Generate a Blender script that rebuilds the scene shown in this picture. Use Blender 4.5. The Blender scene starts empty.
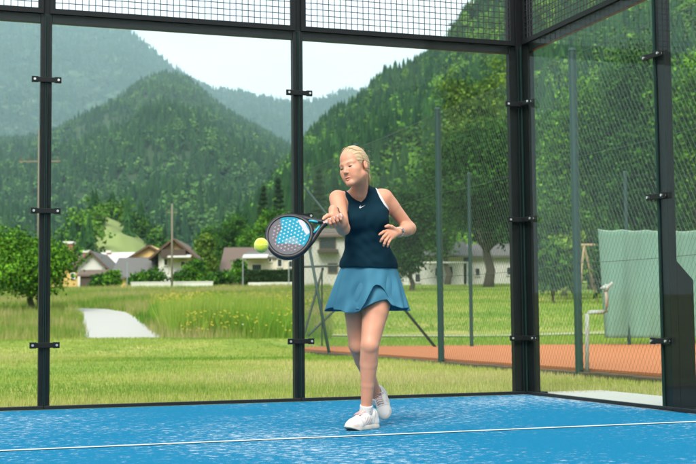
import bpy, math, random
import numpy as np
from mathutils import Vector, Matrix

# ------------------------------------------------------------------ camera, light, exposure
SC = bpy.context.scene
COL = SC.collection
FPX, YAW, PIT, ROL = 1234.0, 0.3304, 0.0715, -0.0098          # focal length in photo pixels (696 wide), angles
CAM = np.array([-4.851, -9.510, 0.6441])
_F = np.array([math.sin(YAW) * math.cos(PIT), math.cos(YAW) * math.cos(PIT), math.sin(PIT)])
_R0 = np.array([math.cos(YAW), -math.sin(YAW), 0.0])
_U0 = np.cross(_R0, _F)
_R = _R0 * math.cos(ROL) + _U0 * math.sin(ROL)
_U = -_R0 * math.sin(ROL) + _U0 * math.cos(ROL)
ER = _R0.copy()                                                 # level right
EF = np.array([math.sin(YAW), math.cos(YAW), 0.0])             # level forward
cd = bpy.data.cameras.new('camera')
cam = bpy.data.objects.new('camera', cd)
COL.objects.link(cam)
cd.sensor_width = 36.0
cd.lens = FPX * 36.0 / 696.0
cd.clip_start = 0.1
cd.clip_end = 30000.0
cd.dof.use_dof = True
cd.dof.focus_distance = 7.3
cd.dof.aperture_fstop = 5.0
m3 = Matrix(((_R[0], _U[0], -_F[0]), (_R[1], _U[1], -_F[1]), (_R[2], _U[2], -_F[2])))
cam.matrix_world = Matrix.Translation(Vector(CAM)) @ m3.to_4x4()
SC.camera = cam

SUN_EL, SUN_AZ = math.radians(44), math.radians(-146)          # azimuth from +Y towards +X: behind the camera, to the left
wd = bpy.data.worlds.new('World')
SC.world = wd
wd.use_nodes = True
wn, wl = wd.node_tree.nodes, wd.node_tree.links
wn.clear()
w_out = wn.new('ShaderNodeOutputWorld')
w_bg = wn.new('ShaderNodeBackground')
w_sky = wn.new('ShaderNodeTexSky')
w_sky.sky_type = 'NISHITA'
w_sky.sun_disc = False
w_sky.sun_elevation = SUN_EL
w_sky.sun_rotation = SUN_AZ
w_sky.dust_density = 2.0
w_sky.altitude = 600
w_tc = wn.new('ShaderNodeTexCoord')
w_map = wn.new('ShaderNodeMapping')
w_map.inputs['Scale'].default_value = (1.6, 1.6, 5.0)
w_noise = wn.new('ShaderNodeTexNoise')
w_noise.inputs['Scale'].default_value = 1.7
w_noise.inputs['Detail'].default_value = 7
w_noise.inputs['Roughness'].default_value = 0.55
w_ramp = wn.new('ShaderNodeValToRGB')
w_ramp.color_ramp.elements[0].position = 0.30
w_ramp.color_ramp.elements[0].color = (0.5, 0.5, 0.5, 1)
w_ramp.color_ramp.elements[1].position = 0.66
w_ramp.color_ramp.elements[1].color = (1, 1, 1, 1)
w_mix = wn.new('ShaderNodeMixRGB')
w_mix.inputs[2].default_value = (5.0, 5.05, 4.95, 1)               # cloud
wl.new(w_tc.outputs['Generated'], w_map.inputs[0])
wl.new(w_map.outputs[0], w_noise.inputs[0])
wl.new(w_noise.outputs[0], w_ramp.inputs[0])
wl.new(w_ramp.outputs[0], w_mix.inputs[0])
wl.new(w_sky.outputs[0], w_mix.inputs[1])
wl.new(w_mix.outputs[0], w_bg.inputs[0])
w_bg.inputs[1].default_value = 0.095
wl.new(w_bg.outputs[0], w_out.inputs[0])

sd = bpy.data.lights.new('sun', 'SUN')
sd.energy = 1.5
sd.angle = math.radians(24)
sd.color = (1.0, 0.93, 0.82)
sun = bpy.data.objects.new('sun', sd)
COL.objects.link(sun)
_sv = Vector((math.sin(SUN_AZ) * math.cos(SUN_EL), math.cos(SUN_AZ) * math.cos(SUN_EL), math.sin(SUN_EL)))
sun.rotation_euler = _sv.to_track_quat('Z', 'Y').to_euler()
sun.location = (0, 0, 30)

SC.render.engine = 'CYCLES'
SC.view_settings.view_transform = 'Standard'
SC.view_settings.look = 'None'
SC.view_settings.gamma = 1.0
SC.view_settings.exposure = 2.05
SC.view_settings.use_curve_mapping = False
cy = SC.cycles
cy.use_denoising = True
cy.max_bounces = 8
cy.diffuse_bounces = 3
cy.glossy_bounces = 4
cy.transmission_bounces = 4
cy.transparent_max_bounces = 32
cy.volume_bounces = 0
cy.caustics_reflective = False
cy.caustics_refractive = False

# ------------------------------------------------------------------ helpers
rng = np.random.default_rng(11)


def W(u, v, d):
    """photo pixel (696 x 464) at view depth d metres -> world point"""
    return CAM + (_F + _R * ((u - 348.0) / FPX) - _U * ((v - 232.0) / FPX)) * d


def G(u, v, z=0.0):
    k = _F + _R * ((u - 348.0) / FPX) - _U * ((v - 232.0) / FPX)
    return CAM + k * ((z - CAM[2]) / k[2])


def CL(xc, d, z=0.0):
    """metres right of the view axis and metres ahead, on the level -> world point at height z"""
    p = CAM + ER * xc + EF * d
    return np.array([p[0], p[1], z])


def tag(o, label=None, cat=None, group=None, kind=None):
    if label: o['label'] = label
    if cat: o['category'] = cat
    if group: o['group'] = group
    if kind: o['kind'] = kind
    return o


def thing(name, loc, label, cat, group=None, rz=0.0):
    o = bpy.data.objects.new(name, None)
    o.empty_display_size = 0.2
    COL.objects.link(o)
    o.location = Vector(loc)
    o.rotation_euler = (0, 0, rz)
    return tag(o, label, cat, group)


def npmesh(name, verts, faces, mat=None, parent=None, smooth=False, colors=None, label=None, world=False):
    """faces: (n,3)/(n,4) array or list of lists. world=True: verts are world coords; made local to the parent's location"""
    verts = np.asarray(verts, dtype=np.float64).reshape(-1, 3)
    if parent is not None and world:
        off = np.zeros(3)
        q = parent
        while q is not None:
            off += np.array(q.location)
            q = q.parent
        verts = verts - off
    me = bpy.data.meshes.new(name)
    if isinstance(faces, np.ndarray):
        nf, k = faces.shape
        loops = faces.reshape(-1).astype(np.int32)
        starts = np.arange(nf, dtype=np.int32) * k
    else:
        loops = np.array([i for f in faces for i in f], dtype=np.int32)
        lens = np.array([len(f) for f in faces], dtype=np.int32)
        nf = len(lens)
        starts = np.concatenate([[0], np.cumsum(lens)[:-1]]).astype(np.int32)
    me.vertices.add(len(verts))
    me.vertices.foreach_set('co', verts.astype(np.float32).reshape(-1))
    me.loops.add(len(loops))
    me.loops.foreach_set('vertex_index', loops)
    me.polygons.add(nf)
    me.polygons.foreach_set('loop_start', starts)
    me.update(calc_edges=True)
    me.validate()
    me.polygons.foreach_set('use_smooth', np.full(len(me.polygons), bool(smooth)))
    if colors is not None:
        ca = me.color_attributes.new('Col', 'FLOAT_COLOR', 'POINT')
        c4 = np.ones((len(verts), 4), dtype=np.float32)
        c4[:, :3] = colors
        ca.data.foreach_set('color', c4.reshape(-1))
    if mat: me.materials.append(mat)
    o = bpy.data.objects.new(name, me)
    COL.objects.link(o)
    if parent is not None: o.parent = parent
    if label: o['label'] = label
    return o


class MB:
    """collects boxes, bars, tubes and prisms into one mesh"""
    def __init__(self):
        self.v, self.f = [], []

    def add(self, vs, fs):
        b = len(self.v)
        self.v += [tuple(map(float, p)) for p in vs]
        self.f += [[i + b for i in f] for f in fs]
        return self

    def box(self, c, s, ax=None):
        c = np.array(c, float); h = np.array(s, float) / 2
        A = np.eye(3) if ax is None else np.array(ax, float)
        vs = [c + A[0] * (i * h[0]) + A[1] * (j * h[1]) + A[2] * (k * h[2]) for i in (-1, 1) for j in (-1, 1) for k in (-1, 1)]
        return self.add(vs, [[0, 1, 3, 2], [4, 6, 7, 5], [0, 4, 5, 1], [2, 3, 7, 6], [0, 2, 6, 4], [1, 5, 7, 3]])

    def tube(self, pts, rad, n=8, cap=True):
        P = [np.array(p, float) for p in pts]
        R = [rad] * len(P) if np.isscalar(rad) else list(rad)
        rings = []
        for i, p in enumerate(P):
            t = P[min(i + 1, len(P) - 1)] - P[max(i - 1, 0)]
            t = t / (np.linalg.norm(t) + 1e-12)
            a = np.array([0, 0, 1.0]) if abs(t[2]) < .9 else np.array([1.0, 0, 0])
            x = np.cross(t, a); x /= np.linalg.norm(x)
            y = np.cross(t, x)
            rings.append([p + R[i] * (x * math.cos(2 * math.pi * k / n) + y * math.sin(2 * math.pi * k / n)) for k in range(n)])
        vs = [q for r in rings for q in r]
        fs = []
        for i in range(len(P) - 1):
            for k in range(n):
                fs.append([i * n + k, i * n + (k + 1) % n, (i + 1) * n + (k + 1) % n, (i + 1) * n + k])
        if cap:
            fs.append(list(range(n))[::-1])
            fs.append([(len(P) - 1) * n + k for k in range(n)])
        return self.add(vs, fs)

    def prism(self, poly, thick):
        """poly: list of 3D points (planar), extruded by the vector thick"""
        n = len(poly); t = np.array(thick, float)
        vs = [np.array(p, float) for p in poly] + [np.array(p, float) + t for p in poly]
        fs = [list(range(n))[::-1], [n + i for i in range(n)]] + [[i, (i + 1) % n, n + (i + 1) % n, n + i] for i in range(n)]
        return self.add(vs, fs)

    def build(self, name, mat, parent=None, smooth=False, world=False, label=None, bevel=0.0):
        o = npmesh(name, self.v, self.f, mat, parent, smooth, world=world, label=label)
        if bevel:
            b = o.modifiers.new('bevel', 'BEVEL'); b.width = bevel; b.segments = 2; b.limit_method = 'ANGLE'
        return o


def nodes(m):
    m.use_nodes = True
    return m.node_tree.nodes, m.node_tree.links


def mat(name, col, rough=0.6, metal=0.0, var=0.0, scale=8.0, bump=0.0, bscale=40.0, attr=False, spec=0.5, sss=0.0, transl=0.0, sheen=0.0, stretch=None, detail=5.0, col2=None):
    m = bpy.data.materials.new(name)
    n, l = nodes(m)
    b = n['Principled BSDF']
    b.inputs['Roughness'].default_value = rough
    b.inputs['Metallic'].default_value = metal
    b.inputs['Specular IOR Level'].default_value = spec
    tc = n.new('ShaderNodeTexCoord')
    src = tc.outputs['Object']
    if stretch:
        mp = n.new('ShaderNodeMapping'); mp.inputs['Scale'].default_value = stretch
        l.new(src, mp.inputs[0]); src = mp.outputs[0]
    base = None
    if attr:
        a = n.new('ShaderNodeAttribute'); a.attribute_name = 'Col'; base = a.outputs['Color']
    if var > 0 or col2:
        t = n.new('ShaderNodeTexNoise'); t.inputs['Scale'].default_value = scale; t.inputs['Detail'].default_value = detail
        l.new(src, t.inputs['Vector'])
        r = n.new('ShaderNodeValToRGB')
        r.color_ramp.elements[0].position = 0.3; r.color_ramp.elements[1].position = 0.7
        if col2:
            r.color_ramp.elements[0].color = (*col, 1); r.color_ramp.elements[1].color = (*col2, 1)
            base2 = r.outputs[0]
        else:
            r.color_ramp.elements[0].color = (1 - var,) * 3 + (1,); r.color_ramp.elements[1].color = (1 + var,) * 3 + (1,)
            mx = n.new('ShaderNodeMixRGB'); mx.blend_type = 'MULTIPLY'; mx.inputs[0].default_value = 1
            if base is not None: l.new(base, mx.inputs[1])
            else: mx.inputs[1].default_value = (*col, 1)
            l.new(r.outputs[0], mx.inputs[2]); base2 = mx.outputs[0]
        base = base2
    if base is not None: l.new(base, b.inputs['Base Color'])
    else: b.inputs['Base Color'].default_value = (*col, 1)
    if bump > 0:
        t2 = n.new('ShaderNodeTexNoise'); t2.inputs['Scale'].default_value = bscale; t2.inputs['Detail'].default_value = 4
        l.new(src, t2.inputs['Vector'])
        bp = n.new('ShaderNodeBump'); bp.inputs['Strength'].default_value = bump; bp.inputs['Distance'].default_value = 0.02
        l.new(t2.outputs[0], bp.inputs['Height']); l.new(bp.outputs[0], b.inputs['Normal'])
    if sss > 0:
        b.inputs['Subsurface Weight'].default_value = sss
        b.inputs['Subsurface Radius'].default_value = (0.012, 0.005, 0.003)
        b.inputs['Subsurface Scale'].default_value = 1.0
    if sheen > 0:
        b.inputs['Sheen Weight'].default_value = sheen
    if transl > 0:
        out = n['Material Output']
        tr = n.new('ShaderNodeBsdfTranslucent')
        if base is not None: l.new(base, tr.inputs[0])
        else: tr.inputs[0].default_value = (*col, 1)
        ms = n.new('ShaderNodeMixShader'); ms.inputs[0].default_value = transl
        l.new(b.outputs[0], ms.inputs[1]); l.new(tr.outputs[0], ms.inputs[2]); l.new(ms.outputs[0], out.inputs['Surface'])
    return m


def sm(a, b, x):
    t = np.clip((np.asarray(x, float) - a) / (b - a), 0, 1)
    return t * t * (3 - 2 * t)


# ------------------------------------------------------------------ terrain
_bd = np.array([0, 9, 14, 22, 28, 33, 36, 40, 48, 60, 90, 125, 200, 300, 420])
_bz = np.array([-.05, -.05, -.04, -.02, .0, .0, .02, .16, .58, 1.22, 2.55, 4.1, 6.6, 8.5, 10.])
_dd = np.linspace(0, 420, 841)
_zz = np.interp(_dd, _bd, _bz)
for _ in range(6):
    _zz[1:-1] = (_zz[:-2] + 2 * _zz[1:-1] + _zz[2:]) / 4


def terr(x, y):
    x = np.asarray(x, float); y = np.asarray(y, float)
    rx, ry = x - CAM[0], y - CAM[1]
    d = rx * EF[0] + ry * EF[1]
    xc = rx * ER[0] + ry * ER[1]
    z = np.interp(d, _dd, _zz)
    left = 1 - sm(-.06, .0, xc / np.maximum(d, 1))
    z = z + left * (.26 * np.exp(-((d - 30.0) / 3.4) ** 2) + .07 * np.exp(-((d - 19.5 - .35 * xc) / 1.6) ** 2) - .10 * np.exp(-((d - 37.) / 3.0) ** 2))
    und = np.sin(x * .9 + 1.3 * np.sin(y * .5)) * np.sin(y * .8 + .6 * np.sin(x * .7)) * .022 + np.sin(x * .31 + 2) * np.sin(y * .27) * .05
    z = z + und * sm(11, 18, d) * (1 - .85 * sm(0, .08, xc / np.maximum(d, 1)) * (1 - sm(33, 40, d)))
    pit = sm(-.10, .02, (xc - (-1.35 + (27.6 - d) * .335)) / 3.0 + .05) * (1 - sm(29.0, 31.5, d))   # the clay slab's bed
    z = z - .10 * pit * sm(9.0, 11.0, d)
    return z


def ground_at(u, v, d0=36.0, d1=260.0):
    """view depth at which the pixel ray meets the terrain"""
    ds = np.linspace(d0, d1, 2400)
    P = np.array([W(u, v, d) for d in ds])
    dz = P[:, 2] - terr(P[:, 0], P[:, 1])
    s = np.where(dz < 0)[0]
    return float(ds[s[0]]) if len(s) else d1


def on_ground(u, d):
    p = W(u, 300, d)
    return np.array([p[0], p[1], float(terr(p[0], p[1]))])


def sheet(name, xs, ds, zfun, m, kind=None, colfun=None):
    Xc, D = np.meshgrid(xs, ds)
    P = CAM[None, None, :] + Xc[..., None] * ER + D[..., None] * EF
    z = zfun(P[..., 0], P[..., 1])
    V = np.stack([P[..., 0], P[..., 1], z], -1).reshape(-1, 3)
    nx, nd = len(xs), len(ds)
    i = np.arange(nd - 1)[:, None] * nx + np.arange(nx - 1)[None, :]
    F = np.stack([i, i + 1, i + nx + 1, i + nx], -1).reshape(-1, 4)
    o = npmesh(name, V, F, m, smooth=True)
    if kind: o['kind'] = kind
    return o


def patch_noise(x, y):
    return (np.sin(x * 1.1 + 2 * np.sin(y * .37)) + np.sin(y * 1.7 + 1.5 * np.sin(x * .53 + 1)) + np.sin(x * .37 - y * .29 + 2.2) * 1.3) / 3.3


# grass material shared by the ground sheet
def ground_material():
    m = bpy.data.materials.new('lawn_ground')
    n, l = nodes(m)
    b = n['Principled BSDF']; b.inputs['Roughness'].default_value = .9; b.inputs['Specular IOR Level'].default_value = .15
    tc = n.new('ShaderNodeTexCoord')
    t1 = n.new('ShaderNodeTexNoise'); t1.inputs['Scale'].default_value = .22; t1.inputs['Detail'].default_value = 6; t1.inputs['Roughness'].default_value = .65
    t2 = n.new('ShaderNodeTexNoise'); t2.inputs['Scale'].default_value = 3.2; t2.inputs['Detail'].default_value = 8; t2.inputs['Roughness'].default_value = .7
    l.new(tc.outputs['Object'], t1.inputs[0]); l.new(tc.outputs['Object'], t2.inputs[0])
    r1 = n.new('ShaderNodeValToRGB')
    e = r1.color_ramp.elements
    e[0].position = .32; e[0].color = (.10, .19, .02, 1)
    e[1].position = .68; e[1].color = (.42, .35, .12, 1)
    k = e.new(.5); k.color = (.23, .28, .05, 1)
    r2 = n.new('ShaderNodeValToRGB')
    r2.color_ramp.elements[0].position = .35; r2.color_ramp.elements[0].color = (.62, .66, .6, 1)
    r2.color_ramp.elements[1].position = .7; r2.color_ramp.elements[1].color = (1.2, 1.15, 1.05, 1)
    mx = n.new('ShaderNodeMixRGB'); mx.blend_type = 'MULTIPLY'; mx.inputs[0].default_value = 1
    l.new(t1.outputs[0], r1.inputs[0]); l.new(t2.outputs[0], r2.inputs[0])
    l.new(r1.outputs[0], mx.inputs[1]); l.new(r2.outputs[0], mx.inputs[2]); l.new(mx.outputs[0], b.inputs['Base Color'])
    bp = n.new('ShaderNodeBump'); bp.inputs['Strength'].default_value = .6; bp.inputs['Distance'].default_value = .05
    l.new(t2.outputs[0], bp.inputs['Height']); l.new(bp.outputs[0], b.inputs['Normal'])
    return m


M_LAWN = ground_material()
xs = np.concatenate([np.linspace(-260, -36, 40), np.linspace(-34, 34, 137), np.linspace(36, 260, 40)])
ds = np.concatenate([np.linspace(-300, -20, 20), np.linspace(-15, 8, 24), np.linspace(8.5, 70, 206), np.linspace(71, 420, 120)])
ground_obj = sheet('ground', xs, ds, lambda x, y: terr(x, y) - .32 * ((x < .1) & (y < .16) & (y > -22) & (x > -12)), M_LAWN, 'structure')


# ------------------------------------------------------------------ court
def turf_material():
    m = bpy.data.materials.new('blue_turf')
    n, l = nodes(m)
    b = n['Principled BSDF']; b.inputs['Roughness'].default_value = .85; b.inputs['Specular IOR Level'].default_value = .08
    tc = n.new('ShaderNodeTexCoord')
    mp = n.new('ShaderNodeMapping'); mp.inputs['Scale'].default_value = (.85, 1.0, 1.0); mp.inputs['Rotation'].default_value = (0, 0, .1)
    l.new(tc.outputs['Object'], mp.inputs[0])
    t1 = n.new('ShaderNodeTexNoise'); t1.inputs['Scale'].default_value = 20.0; t1.inputs['Detail'].default_value = 10; t1.inputs['Roughness'].default_value = .8
    t2 = n.new('ShaderNodeTexNoise'); t2.inputs['Scale'].default_value = 260; t2.inputs['Detail'].default_value = 3
    t3 = n.new('ShaderNodeTexNoise'); t3.inputs['Scale'].default_value = .55; t3.inputs['Detail'].default_value = 4
    for t in (t1, t3): l.new(mp.outputs[0], t.inputs[0])
    l.new(tc.outputs['Object'], t2.inputs[0])
    ad = n.new('ShaderNodeMath'); ad.operation = 'MULTIPLY_ADD'; ad.inputs[1].default_value = .45
    l.new(t3.outputs[0], ad.inputs[0]); l.new(t1.outputs[0], ad.inputs[2])
    r1 = n.new('ShaderNodeValToRGB')
    r1.color_ramp.elements[0].position = .745; r1.color_ramp.elements[0].color = (0, 0, 0, 1)
    r1.color_ramp.elements[1].position = .90; r1.color_ramp.elements[1].color = (.75, .75, .75, 1)
    l.new(ad.outputs[0], r1.inputs[0])
    r2 = n.new('ShaderNodeValToRGB')
    r2.color_ramp.elements[0].position = .3; r2.color_ramp.elements[0].color = (.001, .082, .185, 1)
    r2.color_ramp.elements[1].position = .7; r2.color_ramp.elements[1].color = (.002, .175, .31, 1)
    l.new(t2.outputs[0], r2.inputs[0])
    mx = n.new('ShaderNodeMixRGB'); mx.inputs[2].default_value = (.60, .66, .68, 1)
    l.new(r1.outputs[0], mx.inputs[0]); l.new(r2.outputs[0], mx.inputs[1]); l.new(mx.outputs[0], b.inputs['Base Color'])
    bp = n.new('ShaderNodeBump'); bp.inputs['Strength'].default_value = .35; bp.inputs['Distance'].default_value = .01
    l.new(t2.outputs[0], bp.inputs['Height']); l.new(bp.outputs[0], b.inputs['Normal'])
    return m


M_TURF = turf_material()
turf = MB().box((-5.0, -10.0, -.15), (10.0, 20.0, .30)).build('court_turf', M_TURF); turf['kind'] = 'structure'
M_LINE = mat('white_turf_line', (.46, .51, .53), .8, var=.25, scale=30, bump=.3, bscale=200)
ln = npmesh('court_line', [(-9.98, -2.992, .004), (-.02, -2.992, .004), (-.02, -2.942, .004), (-9.98, -2.942, .004)], [[0, 1, 2, 3]], M_LINE); ln['kind'] = 'structure'
M_CONC = mat('pale_concrete', (.40, .38, .35), .85, var=.18, scale=6, bump=.25, bscale=60)
cs = MB().box((.52, -6.0, -.115), (.98, 13.0, .2)).build('concrete_walkway', M_CONC); cs['kind'] = 'structure'
cs2 = MB().box((-5.4, .09, -.12), (10.8, .16, .2)).build('concrete_kerb', M_CONC); cs2['kind'] = 'structure'

# ------------------------------------------------------------------ clay court and tracks
M_CLAY = mat('red_clay', (.36, .10, .027), .95, col2=(.48, .155, .048), scale=1.2, bump=.3, bscale=50, detail=8)
M_EARTH = mat('dark_earth_edge', (.07, .055, .035), .95, var=.4, scale=5, bump=.6, bscale=20)


def fence_pt(d, off=0.0):
    """a point on the near fence line at view depth d (xc falls as d grows); off = metres beyond it"""
    xc = 2.80 - (d - 15.1) / 3.07
    return CL(xc + off * .95, d + off * .31)


clay = [fence_pt(27.6, .12)[:2], fence_pt(9.0, .12)[:2], CL(17, 9.0)[:2], CL(17, 28.9)[:2], CL(-1.1, 29.3)[:2]]
cl = MB().prism([(p[0], p[1], -.16) for p in clay], (0, 0, .19)).build('clay_court', M_CLAY); cl['kind'] = 'structure'
a_, b_ = fence_pt(27.4, .03), fence_pt(9.0, .03)
eb = MB()
_n = 60
for i in range(_n):                                                   # rough earth edge under the fence, in short uneven lumps
    p = a_ + (b_ - a_) * (i + .5) / _n
    dirv = (b_ - a_) / np.linalg.norm(b_ - a_)
    eb.box((p[0], p[1], -.075 + rng.uniform(-.012, .0)), (.325, .09 + rng.uniform(0, .05), .15), [dirv, np.cross([0, 0, 1], dirv), [0, 0, 1]])
o = eb.build('earth_edge', M_EARTH, bevel=.01); o['kind'] = 'structure'

M_GRAVEL = mat('pale_gravel', (.30, .285, .27), .95, col2=(.42, .40, .38), scale=2.5, bump=.4, bscale=60)


def strip(name, pts, widths, m, lift=.03):
    P = [np.array(p, float)[:2] for p in pts]
    # resample with a smooth spline
    Q, Wd = [], []
    for i in range(len(P) - 1):
        p0, p1, p2, p3 = P[max(i - 1, 0)], P[i], P[i + 1], P[min(i + 2, len(P) - 1)]
        for t in np.linspace(0, 1, 14, endpoint=False):
            Q.append(.5 * ((2 * p1) + (-p0 + p2) * t + (2 * p0 - 5 * p1 + 4 * p2 - p3) * t * t + (-p0 + 3 * p1 - 3 * p2 + p3) * t ** 3))
            Wd.append(widths[i] * (1 - t) + widths[i + 1] * t)
    Q.append(P[-1]); Wd.append(widths[-1])
    Q = np.array(Q)
    T = np.gradient(Q, axis=0); T /= np.linalg.norm(T, axis=1)[:, None]
    N = np.stack([-T[:, 1], T[:, 0]], 1)
    V, k = [], 9
    for q, n_, w in zip(Q, N, Wd):
        jl, jr = rng.uniform(-.09, .09, 2)
        for s in np.linspace(-.5, .5, k):
            e = (w + (jl if s < 0 else jr)) * s
            V.append((q[0] + n_[0] * e, q[1] + n_[1] * e, 0))
    V = np.array(V)
    V[:, 2] = terr(V[:, 0], V[:, 1]) + lift
    i = np.arange(len(Q) - 1)[:, None] * k + np.arange(k - 1)[None, :]
    F = np.stack([i, i + 1, i + k + 1, i + k], -1).reshape(-1, 4)
    o = npmesh(name, V, F, m, smooth=True)
    o['kind'] = 'structure'
    return o


path_px = [(142, 37.0), (127, 37.6)]
strip('gravel_path', [CL(-6.2, 34.5), CL(-6.87, 38.0), CL(-8.27, 44.0), CL(-10.3, 53.0), CL(-11.6, 58.0), CL(-13.4, 61.5), CL(-17.0, 63.5), CL(-24, 64.5), CL(-40, 65)], [2.7, 2.65, 2.5, 2.15, 1.9, 1.5, 1.0, .8, .8], M_GRAVEL)
strip('gravel_track', [CL(-1.5, 41.5), CL(2, 39.5), CL(7, 39.0), CL(14, 40.0), CL(24, 42)], [.5, .8, .9, .9, .9], mat('worn_track', (.22, .24, .10), .95, col2=(.34, .32, .2), scale=1.5))

# ------------------------------------------------------------------ grass (stuff)
M_BLADE = mat('grass_blade', (.1, .15, .03), .7, attr=True, spec=.2, transl=.35)


def in_path(x, y, pts, half):
    best = np.full(x.shape, 1e9)
    for a, b in zip(pts[:-1], pts[1:]):
        a = np.array(a)[:2]; b = np.array(b)[:2]; ab = b - a
        t = np.clip(((x - a[0]) * ab[0] + (y - a[1]) * ab[1]) / (ab @ ab), 0, 1)
        best = np.minimum(best, np.hypot(x - a[0] - t * ab[0], y - a[1] - t * ab[1]))
    return best < half * (.86 + .26 * rng.random(x.shape))


PATH = [CL(-6.2, 34.5), CL(-6.87, 38.0), CL(-8.27, 44.0), CL(-10.3, 53.0), CL(-11.6, 58.0), CL(-13.4, 61.5), CL(-17.0, 63.5), CL(-24, 64.5), CL(-40, 65)]


def blades(name, n, d_rng, dpow, u_rng, h, w, cols, mask=None, keep=None, lean=.45):
    d = d_rng[0] + (d_rng[1] - d_rng[0]) * rng.random(n) ** dpow
    u = rng.uniform(u_rng[0], u_rng[1], n)
    xc = (u - 348) / FPX * d
    P = CAM[None, :] + xc[:, None] * ER + d[:, None] * EF
    x, y = P[:, 0], P[:, 1]
    ok = ((y > .2) | (x > 1.05)) & ~in_path(x, y, PATH, 1.15)
    lim = 2.80 - (d - 15.1) / 3.07
    ok &= ~((xc > lim - .02) & (d < 29.6))
    if keep is not None: ok &= keep(xc, d, x, y)
    x, y, d, xc = x[ok], y[ok], d[ok], xc[ok]
    n = len(x)
    z = terr(x, y)
    pn = patch_noise(x, y)
    hh = h * (0.55 + .75 * rng.random(n)) * (1 + .35 * pn)
    ww = w * (0.7 + .6 * rng.random(n)) * np.clip(d / d_rng[0], 1, 3) ** .6
    a = rng.uniform(0, 2 * math.pi, n)
    la = rng.uniform(0, 2 * math.pi, n); lm = hh * lean * rng.random(n)
    dx, dy = np.cos(a) * ww / 2, np.sin(a) * ww / 2
    V = np.empty((n, 3, 3))
    V[:, 0] = np.stack([x - dx, y - dy, z - .01], 1)
    V[:, 1] = np.stack([x + dx, y + dy, z - .01], 1)
    V[:, 2] = np.stack([x + np.cos(la) * lm, y + np.sin(la) * lm, z + hh], 1)
    c = np.array(cols)
    t = np.clip(.5 + .55 * pn + .35 * np.sin(x * .35 + 1.5 * np.sin(y * .21)) * np.sin(y * .4 + x * .1) + rng.normal(0, .2, n), 0, .999)
    k = t * (len(c) - 1); i0 = k.astype(int); fr = (k - i0)[:, None]
    C = c[i0] * (1 - fr) + c[np.minimum(i0 + 1, len(c) - 1)] * fr
    C = C * rng.uniform(.75, 1.25, (n, 1))
    Cv = np.repeat(C, 3, 0)
    o = npmesh(name, V.reshape(-1, 3), np.arange(3 * n).reshape(-1, 3), M_BLADE, colors=Cv)
    return tag(o, kind='stuff')


LC = [(.10, .22, .02), (.21, .31, .04), (.37, .38, .09), (.48, .42, .19)]
o = blades('lawn_grass', 190000, (9.4, 34), 1.25, (-60, 770), .045, .006, LC)
tag(o, 'short mown grass between the glass court and the path', 'grass')
MC = [(.08, .19, .018), (.15, .25, .03), (.27, .29, .07), (.36, .31, .14)]
o = blades('meadow_grass', 110000, (34.5, 122), 1.4, (-60, 330), .40, .022, MC, keep=lambda xc, d, x, y: rng.random(len(d)) < sm(34.5, 40, d + patch_noise(x * 2, y * 2) * 1.5))
tag(o, 'long meadow grass running up to the village', 'grass')
o = blades('field_grass', 70000, (30, 122), 1.3, (300, 780), .13, .02, [(.13, .27, .018), (.19, .34, .03), (.32, .38, .06)], keep=lambda xc, d, x, y: ~((d > 38) & (d < 41.5) & (xc > -1.5)))
tag(o, 'mown green field beyond the clay court', 'grass')
_t0, _t1 = 205, 300
TC_ = [(.11, .25, .02), (.18, .31, .03), (.30, .36, .07)]
o = blades('tall_green_grass', 60000, (37.5, 54), 1.0, (152, 312), .85, .03, TC_, keep=lambda xc, d, x, y: (xc > (-5.4 + (38 - d) * .22)) & (rng.random(len(d)) < sm(312, 255, xc / d * FPX + 348 + 26 * patch_noise(x, y)) * sm(54, 46, d + 4 * patch_noise(y, x)) * sm(37.3, 39.5, d + patch_noise(x * 3, y))))
tag(o, 'tall bright green grass to the right of the gravel path', 'grass')


def flowers(n):
    d = rng.uniform(37, 62, n); u = rng.uniform(150, 312, n)
    u = np.where(rng.random(n) < .3, rng.normal(188, 16, n), u)
    xc = (u - 348) / FPX * d
    P = CAM[None, :] + xc[:, None] * ER + d[:, None] * EF
    ok = (xc > (-5.2 + (38 - d) * .22))
    P, d = P[ok], d[ok]
    z = terr(P[:, 0], P[:, 1]) + rng.uniform(.4, .95, len(P))
    s = rng.uniform(.014, .032, len(P))
    V = np.empty((len(P), 4, 3))
    for k, (i, j) in enumerate(((-1, -1), (1, -1), (1, 1), (-1, 1))):
        V[:, k] = np.stack([P[:, 0] + i * s, P[:, 1] + j * s * .4, z + j * s * .5], 1)
    C = np.where(rng.random((len(P), 1)) < .985, np.array([[.45, .36, .04]]), np.array([[.6, .58, .5]]))
    o = npmesh('meadow_flowers', V.reshape(-1, 3), np.arange(4 * len(P)).reshape(-1, 4), M_BLADE, colors=np.repeat(C, 4, 0))
    tag(o, 'yellow wildflowers in the tall grass right of the path', 'flowers', kind='stuff')


flowers(2200)
# ------------------------------------------------------------------ trees
M_LEAF = mat('leaf', (.05, .09, .02), .6, attr=True, spec=.12, transl=.3)
M_BARK = mat('bark', (.07, .055, .04), .9, var=.4, scale=3, bump=.7, bscale=15, stretch=(4, 4, 1))


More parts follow.
